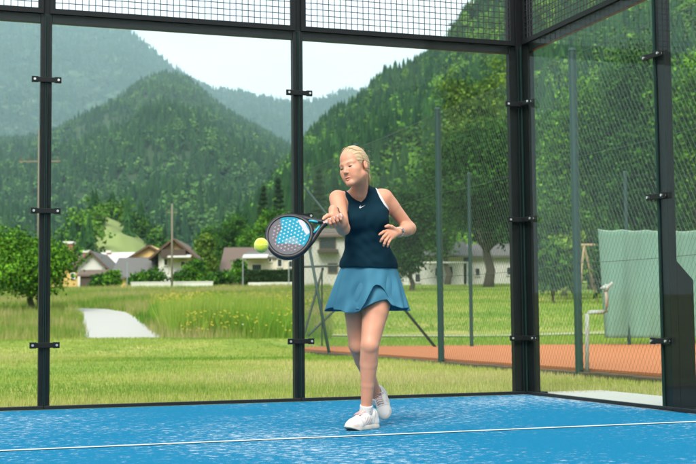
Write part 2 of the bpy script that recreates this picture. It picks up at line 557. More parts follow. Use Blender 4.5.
def leaf_cloud(r, blobs, n, size, base, tip, clump=.55, flat=.35, jit=.25):
    """leaf quads gathered in clumps spread through the blobs' volume. blobs: list of (centre, radii)"""
    vol = np.array([b[1][0] * b[1][1] * b[1][2] for b in blobs]); vol = vol / vol.sum()
    nc = max(8, n // 26)
    bi = r.choice(len(blobs), nc, p=vol)
    dirs = r.normal(size=(nc, 3)); dirs /= np.linalg.norm(dirs, axis=1)[:, None]
    rad = r.random(nc) ** .38
    cen = np.array([blobs[i][0] for i in bi]) + dirs * rad[:, None] * np.array([blobs[i][1] for i in bi])
    ci = r.integers(0, nc, n)
    off = r.normal(size=(n, 3)) * np.array([clump, clump, clump * .55])
    P = cen[ci] + off
    # outward-up leaf normals with noise
    nm = dirs[ci] * .6 + r.normal(size=(n, 3)) * .7 + np.array([0, 0, flat])
    nm /= np.linalg.norm(nm, axis=1)[:, None]
    t = np.cross(nm, r.normal(size=(n, 3))); t /= np.linalg.norm(t, axis=1)[:, None]
    b = np.cross(nm, t)
    s = size * r.uniform(.6, 1.4, n)[:, None]
    V = np.stack([P - t * s * .5, P - b * s * .32 + nm * s * .08, P + t * s * .5, P + b * s * .32 + nm * s * .08], 1)
    mixc = np.clip(.42 + .38 * r.normal(size=nc), 0, 1)[ci][:, None]
    C = np.array(base) * (1 - mixc) + np.array(tip) * mixc
    C = C * (1 + jit * r.normal(size=(n, 1))).clip(.4, 1.8)
    return V.reshape(-1, 3), np.repeat(C, 4, 0)


def leafy_tree(name, label, base, height, width, n, size, cols, trunk_h=.25, seed=0, group=None, nblob=9, flat=.35, trunk_r=None, shape='round', cat='tree', clump=.55, xshift=0):
    r = np.random.default_rng(seed)
    t = thing(name, base, label, cat, group)
    th = height * trunk_h
    blobs = []
    cw, ch = width / 2, (height - th) / 2
    cz = th + ch
    for k in range(nblob):
        a = r.uniform(0, 2 * math.pi); rr = r.uniform(.25, .72); zz = r.uniform(-.75, .8)
        if shape == 'cone': rr *= (1 - (zz + 1) / 2) * 1.25 + .12
        else: rr *= math.sqrt(max(.15, 1 - zz * zz))
        q = r.uniform(.30, .52)
        blobs.append(((math.cos(a) * rr * cw + xshift, math.sin(a) * rr * cw, cz + zz * ch * .85), (q * cw, q * cw, q * ch * .8 + .1)))
    blobs.append(((xshift, 0, cz), (cw * .6, cw * .6, ch * .72)))
    V, C = leaf_cloud(r, blobs, n, size, cols[0], cols[1], clump * width / 10 + .15, flat)
    V[:, 2] = np.maximum(V[:, 2], .15 if trunk_h < .12 else th * .55)
    tr = trunk_r or height * .022
    mb = MB()
    mb.tube([(0, 0, -.3), (.02 * height, 0, th * .5), (0, .01 * height, th), (.01 * height + xshift * .5, 0, th + ch * .9), (xshift, 0, th + ch * 1.5)], [tr * 1.3, tr, tr * .9, tr * .5, tr * .15], 9)
    for k in range(7):
        b = blobs[k % len(blobs)]
        z0 = th * r.uniform(.85, 1.3)
        mid = np.array([b[0][0] * .5, b[0][1] * .5, (z0 + b[0][2]) / 2 + .05 * height * r.uniform(-.3, .6)])
        mb.tube([(0, 0, z0), mid, b[0]], [tr * .5, tr * .32, tr * .1], 6)
    mb.build('trunk', M_BARK, t, smooth=True)
    npmesh('crown', V, np.arange(len(V)).reshape(-1, 4), M_LEAF, t, colors=C)
    return t


def conifer_tree(name, label, base, height, width, n, size, cols, seed=0, group=None):
    r = np.random.default_rng(seed)
    t = thing(name, base, label, 'tree', group)
    mb = MB().tube([(0, 0, -.3), (0, 0, height * .5), (0, 0, height * .98)], [height * .016, height * .009, .02], 8)
    # drooping branch sprays in whorls
    z = height * (.06 + .93 * r.random(n) ** .85)
    whorl = np.round(z / (height * .045)) * height * .045
    z = whorl + r.normal(0, height * .006, n)
    rmax = width / 2 * np.clip(1 - z / height, .02, 1) ** .85
    a0 = np.round(r.random(n) * 9) / 9 * 2 * math.pi + whorl * 3.1
    a = a0 + r.normal(0, .16, n)
    rr = rmax * r.random(n) ** .6 * (1 + .18 * np.sin(a0 * 2 + whorl))
    P = np.stack([np.cos(a) * rr, np.sin(a) * rr, z - rr * .28], 1)
    out = np.stack([np.cos(a), np.sin(a), np.full(n, -.35)], 1)
    side = np.stack([-np.sin(a), np.cos(a), r.normal(0, .35, n)], 1)
    s = size * r.uniform(.6, 1.4, n)[:, None]
    V = np.stack([P - out * s * .5, P - side * s * .3, P + out * s * .6, P + side * s * .3], 1).reshape(-1, 3)
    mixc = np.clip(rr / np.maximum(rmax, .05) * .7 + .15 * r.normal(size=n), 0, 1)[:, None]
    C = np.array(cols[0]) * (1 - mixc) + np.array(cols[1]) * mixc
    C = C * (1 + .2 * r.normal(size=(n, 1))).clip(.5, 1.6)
    for w in np.unique(whorl)[::2]:
        for k in range(5):
            aa = k * 1.26 + w
            R_ = width / 2 * max(.05, 1 - w / height) * .8
            mb.tube([(0, 0, w), (math.cos(aa) * R_, math.sin(aa) * R_, w - R_ * .25)], [.03, .01], 4)
    mb.build('trunk', M_BARK, t, smooth=True)
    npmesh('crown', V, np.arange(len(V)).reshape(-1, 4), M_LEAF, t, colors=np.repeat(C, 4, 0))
    return t


DG = ((.006, .034, .006), (.055, .16, .018))          # dark green
MG = ((.010, .052, .006), (.10, .25, .020))            # mid green
YG = ((.03, .085, .01), (.20, .31, .035))               # yellow green
BG = ((.012, .068, .005), (.16, .36, .018))             # bright green
FG = ((.012, .042, .012), (.055, .115, .03))           # fir


def tree_px(fn, name, label, u, v_top, d, wpx, n, size, cols, **k):
    b = on_ground(u, d)
    top = W(u, v_top, d)[2]
    k.setdefault('seed', int(u * 7 + d * 13) % 9973)
    return fn(name, label, b, top - b[2], wpx * d / FPX, n, size, cols, **k)


# left of the frame
tree_px(leafy_tree, 'broadleaf_tree', 'round bright green tree behind the leftmost court post and wooden pole', 30, 229, 58, 92, 20000, .17, BG, trunk_h=.16, seed=5, nblob=12, trunk_r=.16)
# behind the village and right of the meadow
g1 = 'trees beyond the meadow'
tree_px(leafy_tree, 'broadleaf_tree', 'big dark spreading tree with a thick dark trunk in front of the white house', 488, 112, 112, 158, 30000, .34, DG, trunk_h=.2, seed=21, nblob=16, group=g1, trunk_r=.42)
tree_px(leafy_tree, 'broadleaf_tree', 'tall yellow green tree showing above the dark spreading tree', 482, 42, 165, 96, 16000, .5, YG, trunk_h=.2, seed=8, group=g1, nblob=14)
tree_px(leafy_tree, 'broadleaf_tree', 'dark leafy tree just right of the player by the big fence post', 411, 178, 100, 66, 14000, .28, DG, trunk_h=.12, seed=31, group=g1)
tree_px(leafy_tree, 'broadleaf_tree', 'mid green tree behind the corner of the glass court', 545, 92, 125, 110, 18000, .38, MG, trunk_h=.15, seed=41, group=g1, nblob=13)
tree_px(leafy_tree, 'broadleaf_tree', 'bright green tree behind the fence post right of the court corner', 592, 70, 95, 105, 24000, .28, BG, trunk_h=.12, seed=52, group=g1, nblob=14)
tree_px(leafy_tree, 'broadleaf_tree', 'tall dark tree behind the side wall post', 655, 22, 90, 120, 26000, .28, DG, trunk_h=.15, seed=63, group=g1, nblob=15)
tree_px(leafy_tree, 'broadleaf_tree', 'bright leafy tree at the right edge behind the green windscreen', 706, 40, 78, 95, 20000, .24, BG, trunk_h=.15, seed=77, group=g1, nblob=14)
tree_px(leafy_tree, 'broadleaf_tree', 'low dark tree rising behind the top of the green windscreen', 632, 128, 74, 90, 18000, .24, DG, trunk_h=.1, seed=79, group=g1, nblob=12)
tree_px(leafy_tree, 'broadleaf_tree', 'low bright green tree between the swing frame and the court corner', 563, 172, 78, 80, 16000, .23, MG, trunk_h=.12, seed=83, group=g1)
tree_px(leafy_tree, 'broadleaf_tree', 'slim mid green tree behind the fence post left of the dark tree', 447, 150, 135, 62, 10000, .34, MG, trunk_h=.15, seed=87, group=g1)
for k, (u, vt, d, w, cols, lab) in enumerate([
        (270, 204, 190, 46, BG, 'bright green bushy tree behind the padel racket'),
        (292, 214, 182, 34, BG, 'small bright green tree behind the middle court post'),
        (235, 214, 205, 46, MG, 'mid green tree uphill of the dark brown roof'),
        (250, 226, 195, 40, BG, 'low bright tree just above the yellow ball'),
        (212, 222, 215, 34, MG, 'green tree uphill between the brown gable and the dark roof'),
        (340, 212, 180, 60, MG, 'leafy tree behind the pale house at the racket handle'),
        (205, 236, 150, 26, YG, 'slender drooping olive tree beside the brown gabled house')]):
    tree_px(leafy_tree, 'broadleaf_tree', lab, u, vt, d, w, 10000, .38, cols, trunk_h=.08, seed=100 + k, group='trees around the village')
for k, (u, vt, d, w, lab) in enumerate([
        (264, 186, 240, 32, 'tall dark spruce left of the middle court post'),
        (279, 178, 262, 36, 'tallest dark spruce touching the middle court post'),
        (320, 168, 262, 40, 'dark spruce behind the lattice mast left of the player')]):
    tree_px(conifer_tree, 'spruce_tree', lab, u, vt, d, w, 8000, .9, FG, seed=200 + k, group='spruces above the village')

# bushes
for k, (u, vt, vb_d, w, cols, lab) in enumerate([
        (152, 266, 128, 34, MG, 'dark bush in front of the tan gabled house'),
        (138, 272, 126, 20, BG, 'small bright bush left of the tan gabled house'),
        (197, 259, 128, 32, BG, 'bright bush at the right end of the brown gabled house'),
        (180, 272, 127, 20, MG, 'low bush beside the second utility pole'),
        (212, 274, 126, 16, MG, 'small round bush at the end of the low white wall'),
        (98, 274, 126, 14, MG, 'small bush in front of the white gabled house'),
        (112, 271, 125, 18, BG, 'bright bush between the white gable and the slate roof'),
        (226, 271, 127, 20, MG, 'green bush below the dark brown roof'),
        (240, 258, 133, 16, BG, 'bright shrub under the gable of the dark brown roof'),
        (388, 268, 112, 22, DG, 'dark bush before the white house near the goal'),
        (575, 222, 72, 60, YG, 'olive scrub bush behind the swing frame'),
        (553, 236, 66, 40, MG, 'green scrub bush right of the court corner'),
        (618, 215, 64, 60, DG, 'dark scrub bush behind the left edge of the windscreen'),
        (690, 215, 60, 50, DG, 'dark scrub bush behind the windscreen at the right edge')]):
    tree_px(leafy_tree, 'bush', lab, u, vt, vb_d, w, 2200, .3, cols, trunk_h=.04, seed=300 + k, group='bushes by the houses and fence', cat='bush', nblob=7)

# ------------------------------------------------------------------ mountains and forest
M_FOREST_FLOOR = mat('forest_floor', (.010, .028, .008), .95, col2=(.03, .06, .015), scale=.02, detail=8)
M_FOREST = mat('forest_leaf', (.03, .06, .02), .8, attr=True, spec=.08)


def mountain_material():
    m = bpy.data.materials.new('far_forest')
    n, l = nodes(m)
    b = n['Principled BSDF']; b.inputs['Roughness'].default_value = .95; b.inputs['Specular IOR Level'].default_value = .1
    tc = n.new('ShaderNodeTexCoord')
    t1 = n.new('ShaderNodeTexNoise'); t1.inputs['Scale'].default_value = .010; t1.inputs['Detail'].default_value = 9; t1.inputs['Roughness'].default_value = .68
    l.new(tc.outputs['Object'], t1.inputs[0])
    r = n.new('ShaderNodeValToRGB'); e = r.color_ramp.elements
    e[0].position = .36; e[0].color = (.012, .032, .018, 1); e[1].position = .74; e[1].color = (.30, .29, .22, 1)
    k = e.new(.52); k.color = (.03, .065, .04, 1); k = e.new(.62); k.color = (.085, .12, .05, 1)
    l.new(t1.outputs[0], r.inputs[0]); l.new(r.outputs[0], b.inputs['Base Color'])
    t2 = n.new('ShaderNodeTexVoronoi'); t2.inputs['Scale'].default_value = .03
    l.new(tc.outputs['Object'], t2.inputs[0])
    bp = n.new('ShaderNodeBump'); bp.inputs['Strength'].default_value = 1.0; bp.inputs['Distance'].default_value = 14.0; bp.invert = True
    l.new(t2.outputs[0], bp.inputs['Height']); l.new(bp.outputs[0], b.inputs['Normal'])
    return m


M_FAR = mountain_material()


def fbm(x, y, seed, octs=5):
    r = np.random.default_rng(seed)
    z = np.zeros_like(x); a, f = 1.0, 1.0
    for _ in range(octs):
        for _k in range(3):
            th = r.uniform(0, 2 * math.pi); ph = r.uniform(0, 2 * math.pi)
            z = z + a / 3 * np.sin((x * math.cos(th) + y * math.sin(th)) * f * 2 * math.pi + ph + .8 * np.sin((x * math.sin(th) - y * math.cos(th)) * f * 4 + ph * 2))
        a *= .52; f *= 2.03
    return z


class Hill:
    def __init__(self, ridge, d_ridge, d_foot, treeh, seed, gpow=1.0, rough=.03, wl=1 / 260.):
        self.ru, self.rv = np.array(ridge, float).T
        self.d_ridge, self.d_foot, self.treeh, self.seed, self.gpow, self.rough, self.wl = d_ridge, d_foot, treeh, seed, gpow, rough, wl

    def pt(self, u, t):
        u = np.asarray(u, float); t = np.asarray(t, float)
        dr = np.interp(u, self.d_ridge[0], self.d_ridge[1]); df = np.interp(u, self.d_foot[0], self.d_foot[1])
        v = np.interp(u, self.ru, self.rv)
        k = (_F[None] + _R[None] * ((u.reshape(-1, 1) - 348) / FPX) - _U[None] * ((v.reshape(-1, 1) - 232) / FPX))
        kh = k @ EF
        zr = CAM[2] + k[:, 2] / kh * dr.reshape(-1) - self.treeh
        t_ = t.reshape(-1); df_ = df.reshape(-1); dr_ = dr.reshape(-1)
        d = df_ + (dr_ - df_) * t_
        xy = CAM[None, :2] + (k[:, :2] / kh[:, None]) * d[:, None]
        zf = np.interp(df_, _dd, _zz) - 2
        tt = np.clip(t_, 0, 1)
        g = tt ** self.gpow
        z = zf + (zr - zf) * g
        z = z - np.maximum(t_ - 1, 0) * (dr_ - df_) * .55
        z = z + fbm(xy[:, 0] * self.wl, xy[:, 1] * self.wl, self.seed) * self.rough * (zr - zf) * np.sin(np.pi * np.clip(t_, 0, 1)) ** .7
        return np.stack([xy[:, 0], xy[:, 1], z], 1)

    def mesh(self, name, us, ts, m):
        U_, T_ = np.meshgrid(us, ts)
        V = self.pt(U_.reshape(-1), T_.reshape(-1))
        nx, nt = len(us), len(ts)
        i = np.arange(nt - 1)[:, None] * nx + np.arange(nx - 1)[None, :]
        F = np.stack([i, i + 1, i + nx + 1, i + nx], -1).reshape(-1, 4)
        o = npmesh(name, V, F, m, smooth=True)
        o['kind'] = 'structure'
        return o


def tmpl_conifer(r, tiers=8, seg=8):
    V, F = [], []
    for k in range(tiers):
        z0 = .08 + .86 * k / tiers; z1 = min(1.0, z0 + 1.9 / tiers)
        R0 = .5 * (1 - z0) ** .85 + .03
        b = len(V)
        V.append((r.normal(0, .01), r.normal(0, .01), z1))
        for s in range(seg * 2):
            a = math.pi * s / seg + k * .7
            rr = R0 * (1.1 if s % 2 == 0 else .62) * r.uniform(.75, 1.2)
            V.append((math.cos(a) * rr, math.sin(a) * rr, z0 - (0.05 if s % 2 == 0 else 0) + r.normal(0, .012)))
        for s in range(seg * 2):
            F.append((b, b + 1 + s, b + 1 + (s + 1) % (seg * 2)))
    return np.array(V), np.array(F)


def tmpl_broad(r, n=110, q0=1.0):
    d = r.normal(size=(n, 3)); d /= np.linalg.norm(d, axis=1)[:, None]
    bl = r.normal(size=(6, 3)) * np.array([.2, .2, .16]); bi = r.integers(0, 6, n)
    P = bl[bi] + d * (r.random(n) ** .4)[:, None] * np.array([.28, .28, .25]) + np.array([0, 0, .56])
    P[:, 2] = np.maximum(P[:, 2], .05)
    nm = d + r.normal(size=(n, 3)) * .4 + np.array([0, 0, .4]); nm /= np.linalg.norm(nm, axis=1)[:, None]
    t = np.cross(nm, r.normal(size=(n, 3))); t /= np.linalg.norm(t, axis=1)[:, None]
    b = np.cross(nm, t); s = r.uniform(.07, .15, n)[:, None] * q0
    V = np.stack([P - t * s, P - b * s * .8, P + t * s], 1).reshape(-1, 3)
    V2 = np.stack([P - t * s, P + t * s, P + b * s * .8], 1).reshape(-1, 3)
    V = np.concatenate([V, V2])
    return V, np.arange(len(V)).reshape(-1, 3)


def forest(name, label, pts, kinds, heights, widths, cols, seed, nb=110, q0=1.0):
    r = np.random.default_rng(seed)
    T = [[tmpl_conifer(r) for _ in range(5)], [tmpl_broad(r, nb, q0) for _ in range(5)]]
    Vs, Fs, Cs, base = [], [], [], 0
    var = r.integers(0, 5, len(pts))
    for kd in (0, 1):
        for vi in range(5):
            s = np.where((kinds == kd) & (var == vi))[0]
            if not len(s): continue
            tv, tf = T[kd][vi]
            a = r.uniform(0, 2 * math.pi, len(s)); ca, sa = np.cos(a)[:, None], np.sin(a)[:, None]
            x = (tv[None, :, 0] * ca - tv[None, :, 1] * sa) * widths[s][:, None]
            y = (tv[None, :, 0] * sa + tv[None, :, 1] * ca) * widths[s][:, None]
            z = tv[None, :, 2] * heights[s][:, None]
            V = np.stack([x, y, z], -1) + pts[s][:, None, :]
            F = tf[None] + (np.arange(len(s)) * len(tv))[:, None, None] + base
            C = np.repeat(cols[s][:, None, :], len(tv), 1) * r.uniform(.7, 1.3, (1, len(tv), 1))
            Vs.append(V.reshape(-1, 3)); Fs.append(F.reshape(-1, 3)); Cs.append(C.reshape(-1, 3))
            base += len(s) * len(tv)
    o = npmesh(name, np.concatenate(Vs), np.concatenate(Fs), M_FOREST, colors=np.concatenate(Cs))
    return tag(o, label, 'forest', kind='stuff')


def scatter(h, us, dens_n, seed, p_con, hcon, hbro, clear=None, lo_c=(.010, .042, .008), hi_c=(.12, .26, .026)):
    r = np.random.default_rng(seed)
    u = r.uniform(us[0], us[1], dens_n); t = r.random(dens_n) ** .8 * 1.04
    P = h.pt(u, t)
    mix = fbm(P[:, 0] / 120, P[:, 1] / 120, seed + 3, 3)
    kinds = (r.random(dens_n) > np.clip(p_con + .35 * mix, .03, .97)).astype(int)
    ok = np.ones(dens_n, bool)
    if clear is not None: ok = ~clear(u, t, P)
    hh = np.where(kinds == 0, hcon * r.uniform(.55, 1.2, dens_n), hbro * r.uniform(.6, 1.2, dens_n))
    ww = np.where(kinds == 0, hh * r.uniform(.26, .4, dens_n), hh * r.uniform(.8, 1.15, dens_n))
    ccon = np.array([.008, .034, .013]) + np.array([.018, .042, .006]) * r.random((dens_n, 1))
    tone = np.clip(.5 + .35 * fbm(P[:, 0] / 70, P[:, 1] / 70, seed + 9, 3)[:, None] + .3 * r.normal(size=(dens_n, 1)), 0, 1)
    cbro = np.array(lo_c) * (1 - tone) + np.array(hi_c) * tone
    C = np.where(kinds[:, None] == 0, ccon, cbro)
    P[:, 2] -= .4
    return P[ok], kinds[ok], hh[ok], ww[ok], C[ok]


# far hazy mountain
H1 = Hill([(-700, 60), (-300, -20), (-120, -8), (0, 14), (60, 20), (125, 29), (150, 48), (165, 60), (180, 73), (200, 84), (215, 89), (235, 92), (262, 98), (290, 103), (318, 102), (345, 92), (380, 90), (520, 60), (700, 20), (1100, 40)],
          ([-700, 1100], [6000, 6500]), ([-700, 1100], [3000, 3200]), 0, 4, 1.0, .06, 1 / 1300.)
H1.mesh('far_mountain', np.linspace(-700, 1100, 420), np.linspace(0, 1.25, 110), M_FAR)
forest('far_forest', 'faint forest on the hazy far mountain', *scatter(H1, (-60, 400), 14000, 61, .6, 36, 24, lo_c=(.02, .06, .03), hi_c=(.09, .15, .06)), 62, 70, 1.2)
# middle wooded mountain
H2 = Hill([(-600, 90), (-250, 120), (-100, 150), (0, 138), (40, 135), (60, 128), (75, 121), (95, 113), (125, 95), (140, 81), (160, 73), (178, 71), (190, 78), (205, 91), (225, 108), (250, 121), (275, 135), (300, 150), (340, 175), (400, 205), (500, 240)],
          ([-600, 500], [2800, 2500]), ([-600, 500], [620, 560]), 15, 14, 1.02, .07, 1 / 520.)
H2.mesh('wooded_mountain', np.linspace(-600, 500, 260), np.linspace(0, 1.3, 110), M_FOREST_FLOOR)
forest('mountain_forest', 'dense mixed forest covering the hazy middle mountain', *scatter(H2, (-100, 400), 27000, 71, .50, 20, 13, lo_c=(.020, .070, .022), hi_c=(.09, .19, .04)), 72, 120, .85)
# steep wooded hill on the right
H3 = Hill([(215, 262), (235, 240), (252, 217), (258, 203), (270, 185), (290, 160), (310, 136), (330, 116), (345, 106), (360, 96), (372, 85), (385, 72), (395, 68), (412, 66), (425, 57), (440, 47), (455, 28), (465, 14), (480, -4), (520, -26), (600, -50), (700, -75), (900, -100), (1400, -60)],
          ([215, 330, 500, 1400], [800, 980, 980, 900]), ([215, 1400], [270, 250]), 13, 24, 1.0, .05, 1 / 260.)
H3.mesh('wooded_hill', np.linspace(215, 1400, 260), np.linspace(0, 1.3, 90), M_FOREST_FLOOR)
forest('hillside_forest', 'steep dark green forest on the hill right of the player', *scatter(H3, (222, 800), 11000, 91, .5, 20, 13), 92, 280, .46)
# the hills behind the camera
H4a = []
_az = np.radians(np.linspace(55, 305, 90)) + YAW
_el = np.radians(12.0 + 2.0 * np.sin(np.linspace(0, 9, 90)) + 1.2 * np.sin(np.linspace(0, 31, 90)))
_tt = np.linspace(0, 1.2, 16)
Vh = []
for k_, tv in enumerate(_tt):
    for a_z, e_l in zip(_az, _el):
        D_ = 160 + 540 * tv
        z_ = math.tan(e_l) * 700 * min(tv, 1) - max(tv - 1, 0) * 400 - 2
        Vh.append((CAM[0] + math.sin(a_z) * D_, CAM[1] + math.cos(a_z) * D_, z_))
i = np.arange(15)[:, None] * 90 + np.arange(89)[None, :]
hb = npmesh('valley_hills', Vh, np.stack([i, i + 1, i + 91, i + 90], -1).reshape(-1, 4), M_FOREST_FLOOR, smooth=True)
hb['kind'] = 'structure'
# grassy clearing behind the village
M_CLEAR = mat('clearing_grass', (.10, .16, .035), .95, col2=(.26, .28, .09), scale=.09, detail=9, bump=.5, bscale=.6)
HC = Hill([(20, 285), (60, 262), (78, 236), (92, 218), (106, 213), (118, 219), (135, 233), (150, 247), (170, 262), (195, 280)], ([20, 195], [300, 290]), ([20, 195], [205, 205]), 0, 33, .9, .16, 1 / 55.)
_P, _k, _h, _w, _c = scatter(HC, (30, 190), 420, 55, .3, 9, 6, clear=lambda u, t, P: ~((u < 90 + 20 * fbm(P[:, 0] / 25, P[:, 1] / 25, 5, 3)) | (t > .93) | (np.random.default_rng(3).random(len(u)) < .05)))
forest('clearing_trees', 'trees and bushes scattered round the grassy clearing behind the village', _P, _k, _h, _w, _c, 56, 190, .5)
HC.mesh('grassy_clearing', np.linspace(20, 195, 70), np.linspace(0, 1.35, 40), M_CLEAR)

# ------------------------------------------------------------------ the glass cage
M_STEEL = mat('black_steel', (.005, .0065, .0075), .5, var=.25, scale=30, spec=.22)
M_BOLT = mat('steel_bolt', (.65, .66, .66), .3, metal=.9)
M_WIRE = mat('dark_wire', (.018, .02, .024), .45)


def glass_material():
    m = bpy.data.materials.new('clear_glass')
    n, l = nodes(m)
    n.remove(n['Principled BSDF'])
    out = n['Material Output']
    tr = n.new('ShaderNodeBsdfTransparent'); tr.inputs[0].default_value = (.955, .985, .975, 1)
    gl = n.new('ShaderNodeBsdfGlossy'); gl.inputs['Roughness'].default_value = .015
    fr = n.new('ShaderNodeFresnel')
    ge = n.new('ShaderNodeNewGeometry')                              # the pane's back faces are met from inside: invert the index there
    ior = n.new('ShaderNodeMapRange'); ior.inputs[3].default_value = 1.22; ior.inputs[4].default_value = 1.0
    l.new(ge.outputs['Backfacing'], ior.inputs[0]); l.new(ior.outputs[0], fr.inputs[0])
    tc = n.new('ShaderNodeTexCoord')
    t = n.new('ShaderNodeTexNoise'); t.inputs['Scale'].default_value = .8; t.inputs['Detail'].default_value = 2
    bp = n.new('ShaderNodeBump'); bp.inputs['Strength'].default_value = .05; bp.inputs['Distance'].default_value = .05
    l.new(tc.outputs['Object'], t.inputs[0]); l.new(t.outputs[0], bp.inputs['Height'])
    l.new(bp.outputs[0], gl.inputs['Normal'])
    mx = n.new('ShaderNodeMixShader')
    l.new(fr.outputs[0], mx.inputs[0]); l.new(tr.outputs[0], mx.inputs[1]); l.new(gl.outputs[0], mx.inputs[2])
    l.new(mx.outputs[0], out.inputs['Surface'])
    return m


M_GLASS = glass_material()
M_EDGE = mat('glass_edge', (.012, .035, .03), .3, spec=.3)
GZ0, GZ1, GT = .03, 3.0, .012
SW = 2.063                                                          # side wall: corner to the next post


def pane(label, p0, p1):
    """a glass panel between two floor points; its parts: the pane and the dark polished long edges"""
    p0 = np.array([*p0, 0.]); p1 = np.array([*p1, 0.])
    t = (p1 - p0); L = np.linalg.norm(t); t = t / L
    nrm = np.array([t[1], -t[0], 0.0])
    th = thing('glass_panel', (p0 + p1) / 2, label, 'glass panel', 'tempered glass panels of the padel court')
    g = .004
    MB().box(np.array([0, 0, (GZ0 + GZ1) / 2]), (L - 2 * g - .008, GT, GZ1 - GZ0), [t, nrm, [0, 0, 1]]).build('pane', M_GLASS, th)
    for s in (-1, 1): MB().box(t * s * (L / 2 - g - .002) + np.array([0, 0, (GZ0 + GZ1) / 2]), (.004, GT, GZ1 - GZ0), [t, nrm, [0, 0, 1]]).build('glass_edge', M_EDGE, th)
    return th


YG_ = .006                                                          # the back wall's glass plane
pane('glass panel at the left edge in front of the leafy round tree', (-6.0, YG_), (-4.0, YG_))
pane('wide glass panel in front of the gravel path and the village', (-4.0, YG_), (-2.0, YG_))
pane('glass panel right behind the player', (-2.0, YG_), (-.012, YG_))
pane('side wall glass panel between the court corner and the flared post', (.006, 0.0), (.006, -SW))
pane('glass panel at the right edge beyond the flared side post', (.006, -SW), (.006, -SW - 2.0))


def post(name, label, base, parts, clamps=()):
    th = thing(name, base, label, 'post', 'black steel posts of the padel court')
    b = np.array(base)
    for nm, c, s in parts:
        MB().box(np.array(c) - b, s).build(nm, M_STEEL, th, bevel=.004)
    for (c, ax) in clamps:
        c = np.array(c); ax = np.array(ax, float)
        nrm = np.cross(ax, [0, 0, 1.0])
        cl_ = MB()
        cl_.box(c - b, (.215, .012, .038), [ax, nrm, [0, 0, 1]])
        for s in (-1, 1): cl_.box(c - b + ax * s * .085, (.05, .018, .046), [ax, nrm, [0, 0, 1]])
        co = cl_.build('clamp', M_STEEL, th, bevel=.003)
        for s in (-1, 1):
            q = c - b + ax * s * .088
            MB().tube([q - nrm * .018, q + nrm * .018], .0095, 10).build('bolt', M_BOLT, co)
    return th


def back_clamps(x): return [((x, -.012, z), (1, 0, 0)) for z in (.48, 1.49, 2.49)]


for x, lab in ((-6.0, 'black post outside the left edge of the picture'), (-4.0, 'slim black post left, standing in front of the wooden pole'), (-2.0, 'black post just left of the player, behind the racket')):
    if x == -6.0: continue
    post('court_post', lab, (x, .055, 0),
         [('upright', (x, .055, 1.98), (.084, .07, 3.96)), ('foot_plate', (x, .07, .012), (.16, .14, .018))], back_clamps(x))
# the corner: two uprights back to back
post('corner_post', 'heavy double black post at the corner of the court', (.05, .055, 0),
     [('upright', (-.055, .057, 1.98), (.07, .06, 3.96)), ('upright', (.05, -.055, 1.98), (.06, .11, 3.96)), ('corner_angle', (.04, .062, 1.985), (.11, .05, 3.95)), ('foot_plate', (.08, .05, .012), (.22, .16, .018))],
     [((-.04, -.014, z), (1, 0, 0)) for z in (.48, 1.49, 2.49)] + [((-.014, -.09, z), (0, 1, 0)) for z in (.48, 1.49, 2.49)])
sp = post('side_post', 'black side wall post with a flared plate at its lower end', (.05, -SW - .05, 0),
          [('upright', (.047, -SW - .045, 1.98), (.06, .11, 3.96)), ('foot_plate', (.125, -SW - .05, .012), (.28, .16, .018))],
          [((-.014, -SW, z), (0, 1, 0)) for z in (.48, 1.49, 2.49)])
gp = [(.078, 1.03), (.205, .90), (.205, .02), (.078, .02)]
MB().prism([(x - .05, -.045 + .05 * 0 - .004, z) for x, z in gp], (0, .010, 0)).build('gusset_plate', M_STEEL, sp)

# rails and mesh panels
M_SEAL = mat('rail_steel', (.008, .010, .011), .45, spec=.3)


def mesh_panel(label, p0, p1, z0=3.005, z1=3.985, off=.0, gap=.024):
    p0 = np.array([*p0, 0.]); p1 = np.array([*p1, 0.])
    t = p1 - p0; L = np.linalg.norm(t); t = t / L
    nrm = np.array([t[1], -t[0], 0.0])
    c0 = (p0 + p1) / 2
    th = thing('mesh_panel', c0, label, 'mesh panel', 'welded mesh panels above the glass')
    fr = MB(); w = .04; ax = [t, nrm, [0, 0, 1]]
    hl = L / 2 - gap
    for z in (z0 + w / 2, z1 - w / 2): fr.box((0, 0, z), (2 * hl, .03, w), ax)
    for s in (-1, 1): fr.box(t * s * (hl - w / 2) + np.array([0, 0, (z0 + z1) / 2]), (w, .03, z1 - z0 - 2 * w - .002), ax)
    fr.build('frame', M_STEEL, th)
    wr = MB(); wd_ = .0052
    n = int((2 * hl - 2 * w) / .0508)
    for k in range(1, n + 1):
        s = -hl + w + (2 * hl - 2 * w) * k / (n + 1)
        wr.box(t * s + nrm * .003 + np.array([0, 0, (z0 + z1) / 2]), (wd_, wd_, z1 - z0 - w), ax)
    n = int((z1 - z0 - 2 * w) / .0508)
    for k in range(1, n + 1):
        z = z0 + w + (z1 - z0 - 2 * w) * k / (n + 1)
        wr.box(-nrm * .003 + np.array([0, 0, z]), (2 * hl - w, wd_, wd_), ax)
    wr.build('wire_mesh', M_WIRE, th)
    return th


mesh_panel('welded wire mesh panel at the top left corner', (-6.0, .012), (-4.0, .012))
mesh_panel('wide wire mesh panel above the village and the hazy mountain', (-4.0, .012), (-2.0, .012))
mesh_panel('wire mesh panel above the player', (-2.0, .012), (-.02, .012))
mesh_panel('slanting wire mesh panel on the side wall right of the corner', (.012, -.02), (.012, -SW))


def rail(label, p0, p1, z, h, dep, out, name='rail'):
    p0 = np.array([*p0, z]); p1 = np.array([*p1, z])
    t = p1 - p0; L = np.linalg.norm(t); t /= L
    nrm = np.array([t[1], -t[0], 0])
    o = MB().box((0, 0, 0), (L, dep, h), [t, nrm, [0, 0, 1]]).build(name, M_SEAL, bevel=.003)
    o.location = Vector((p0 + p1) / 2)
    return tag(o, label, 'rail', 'steel rails of the padel court')


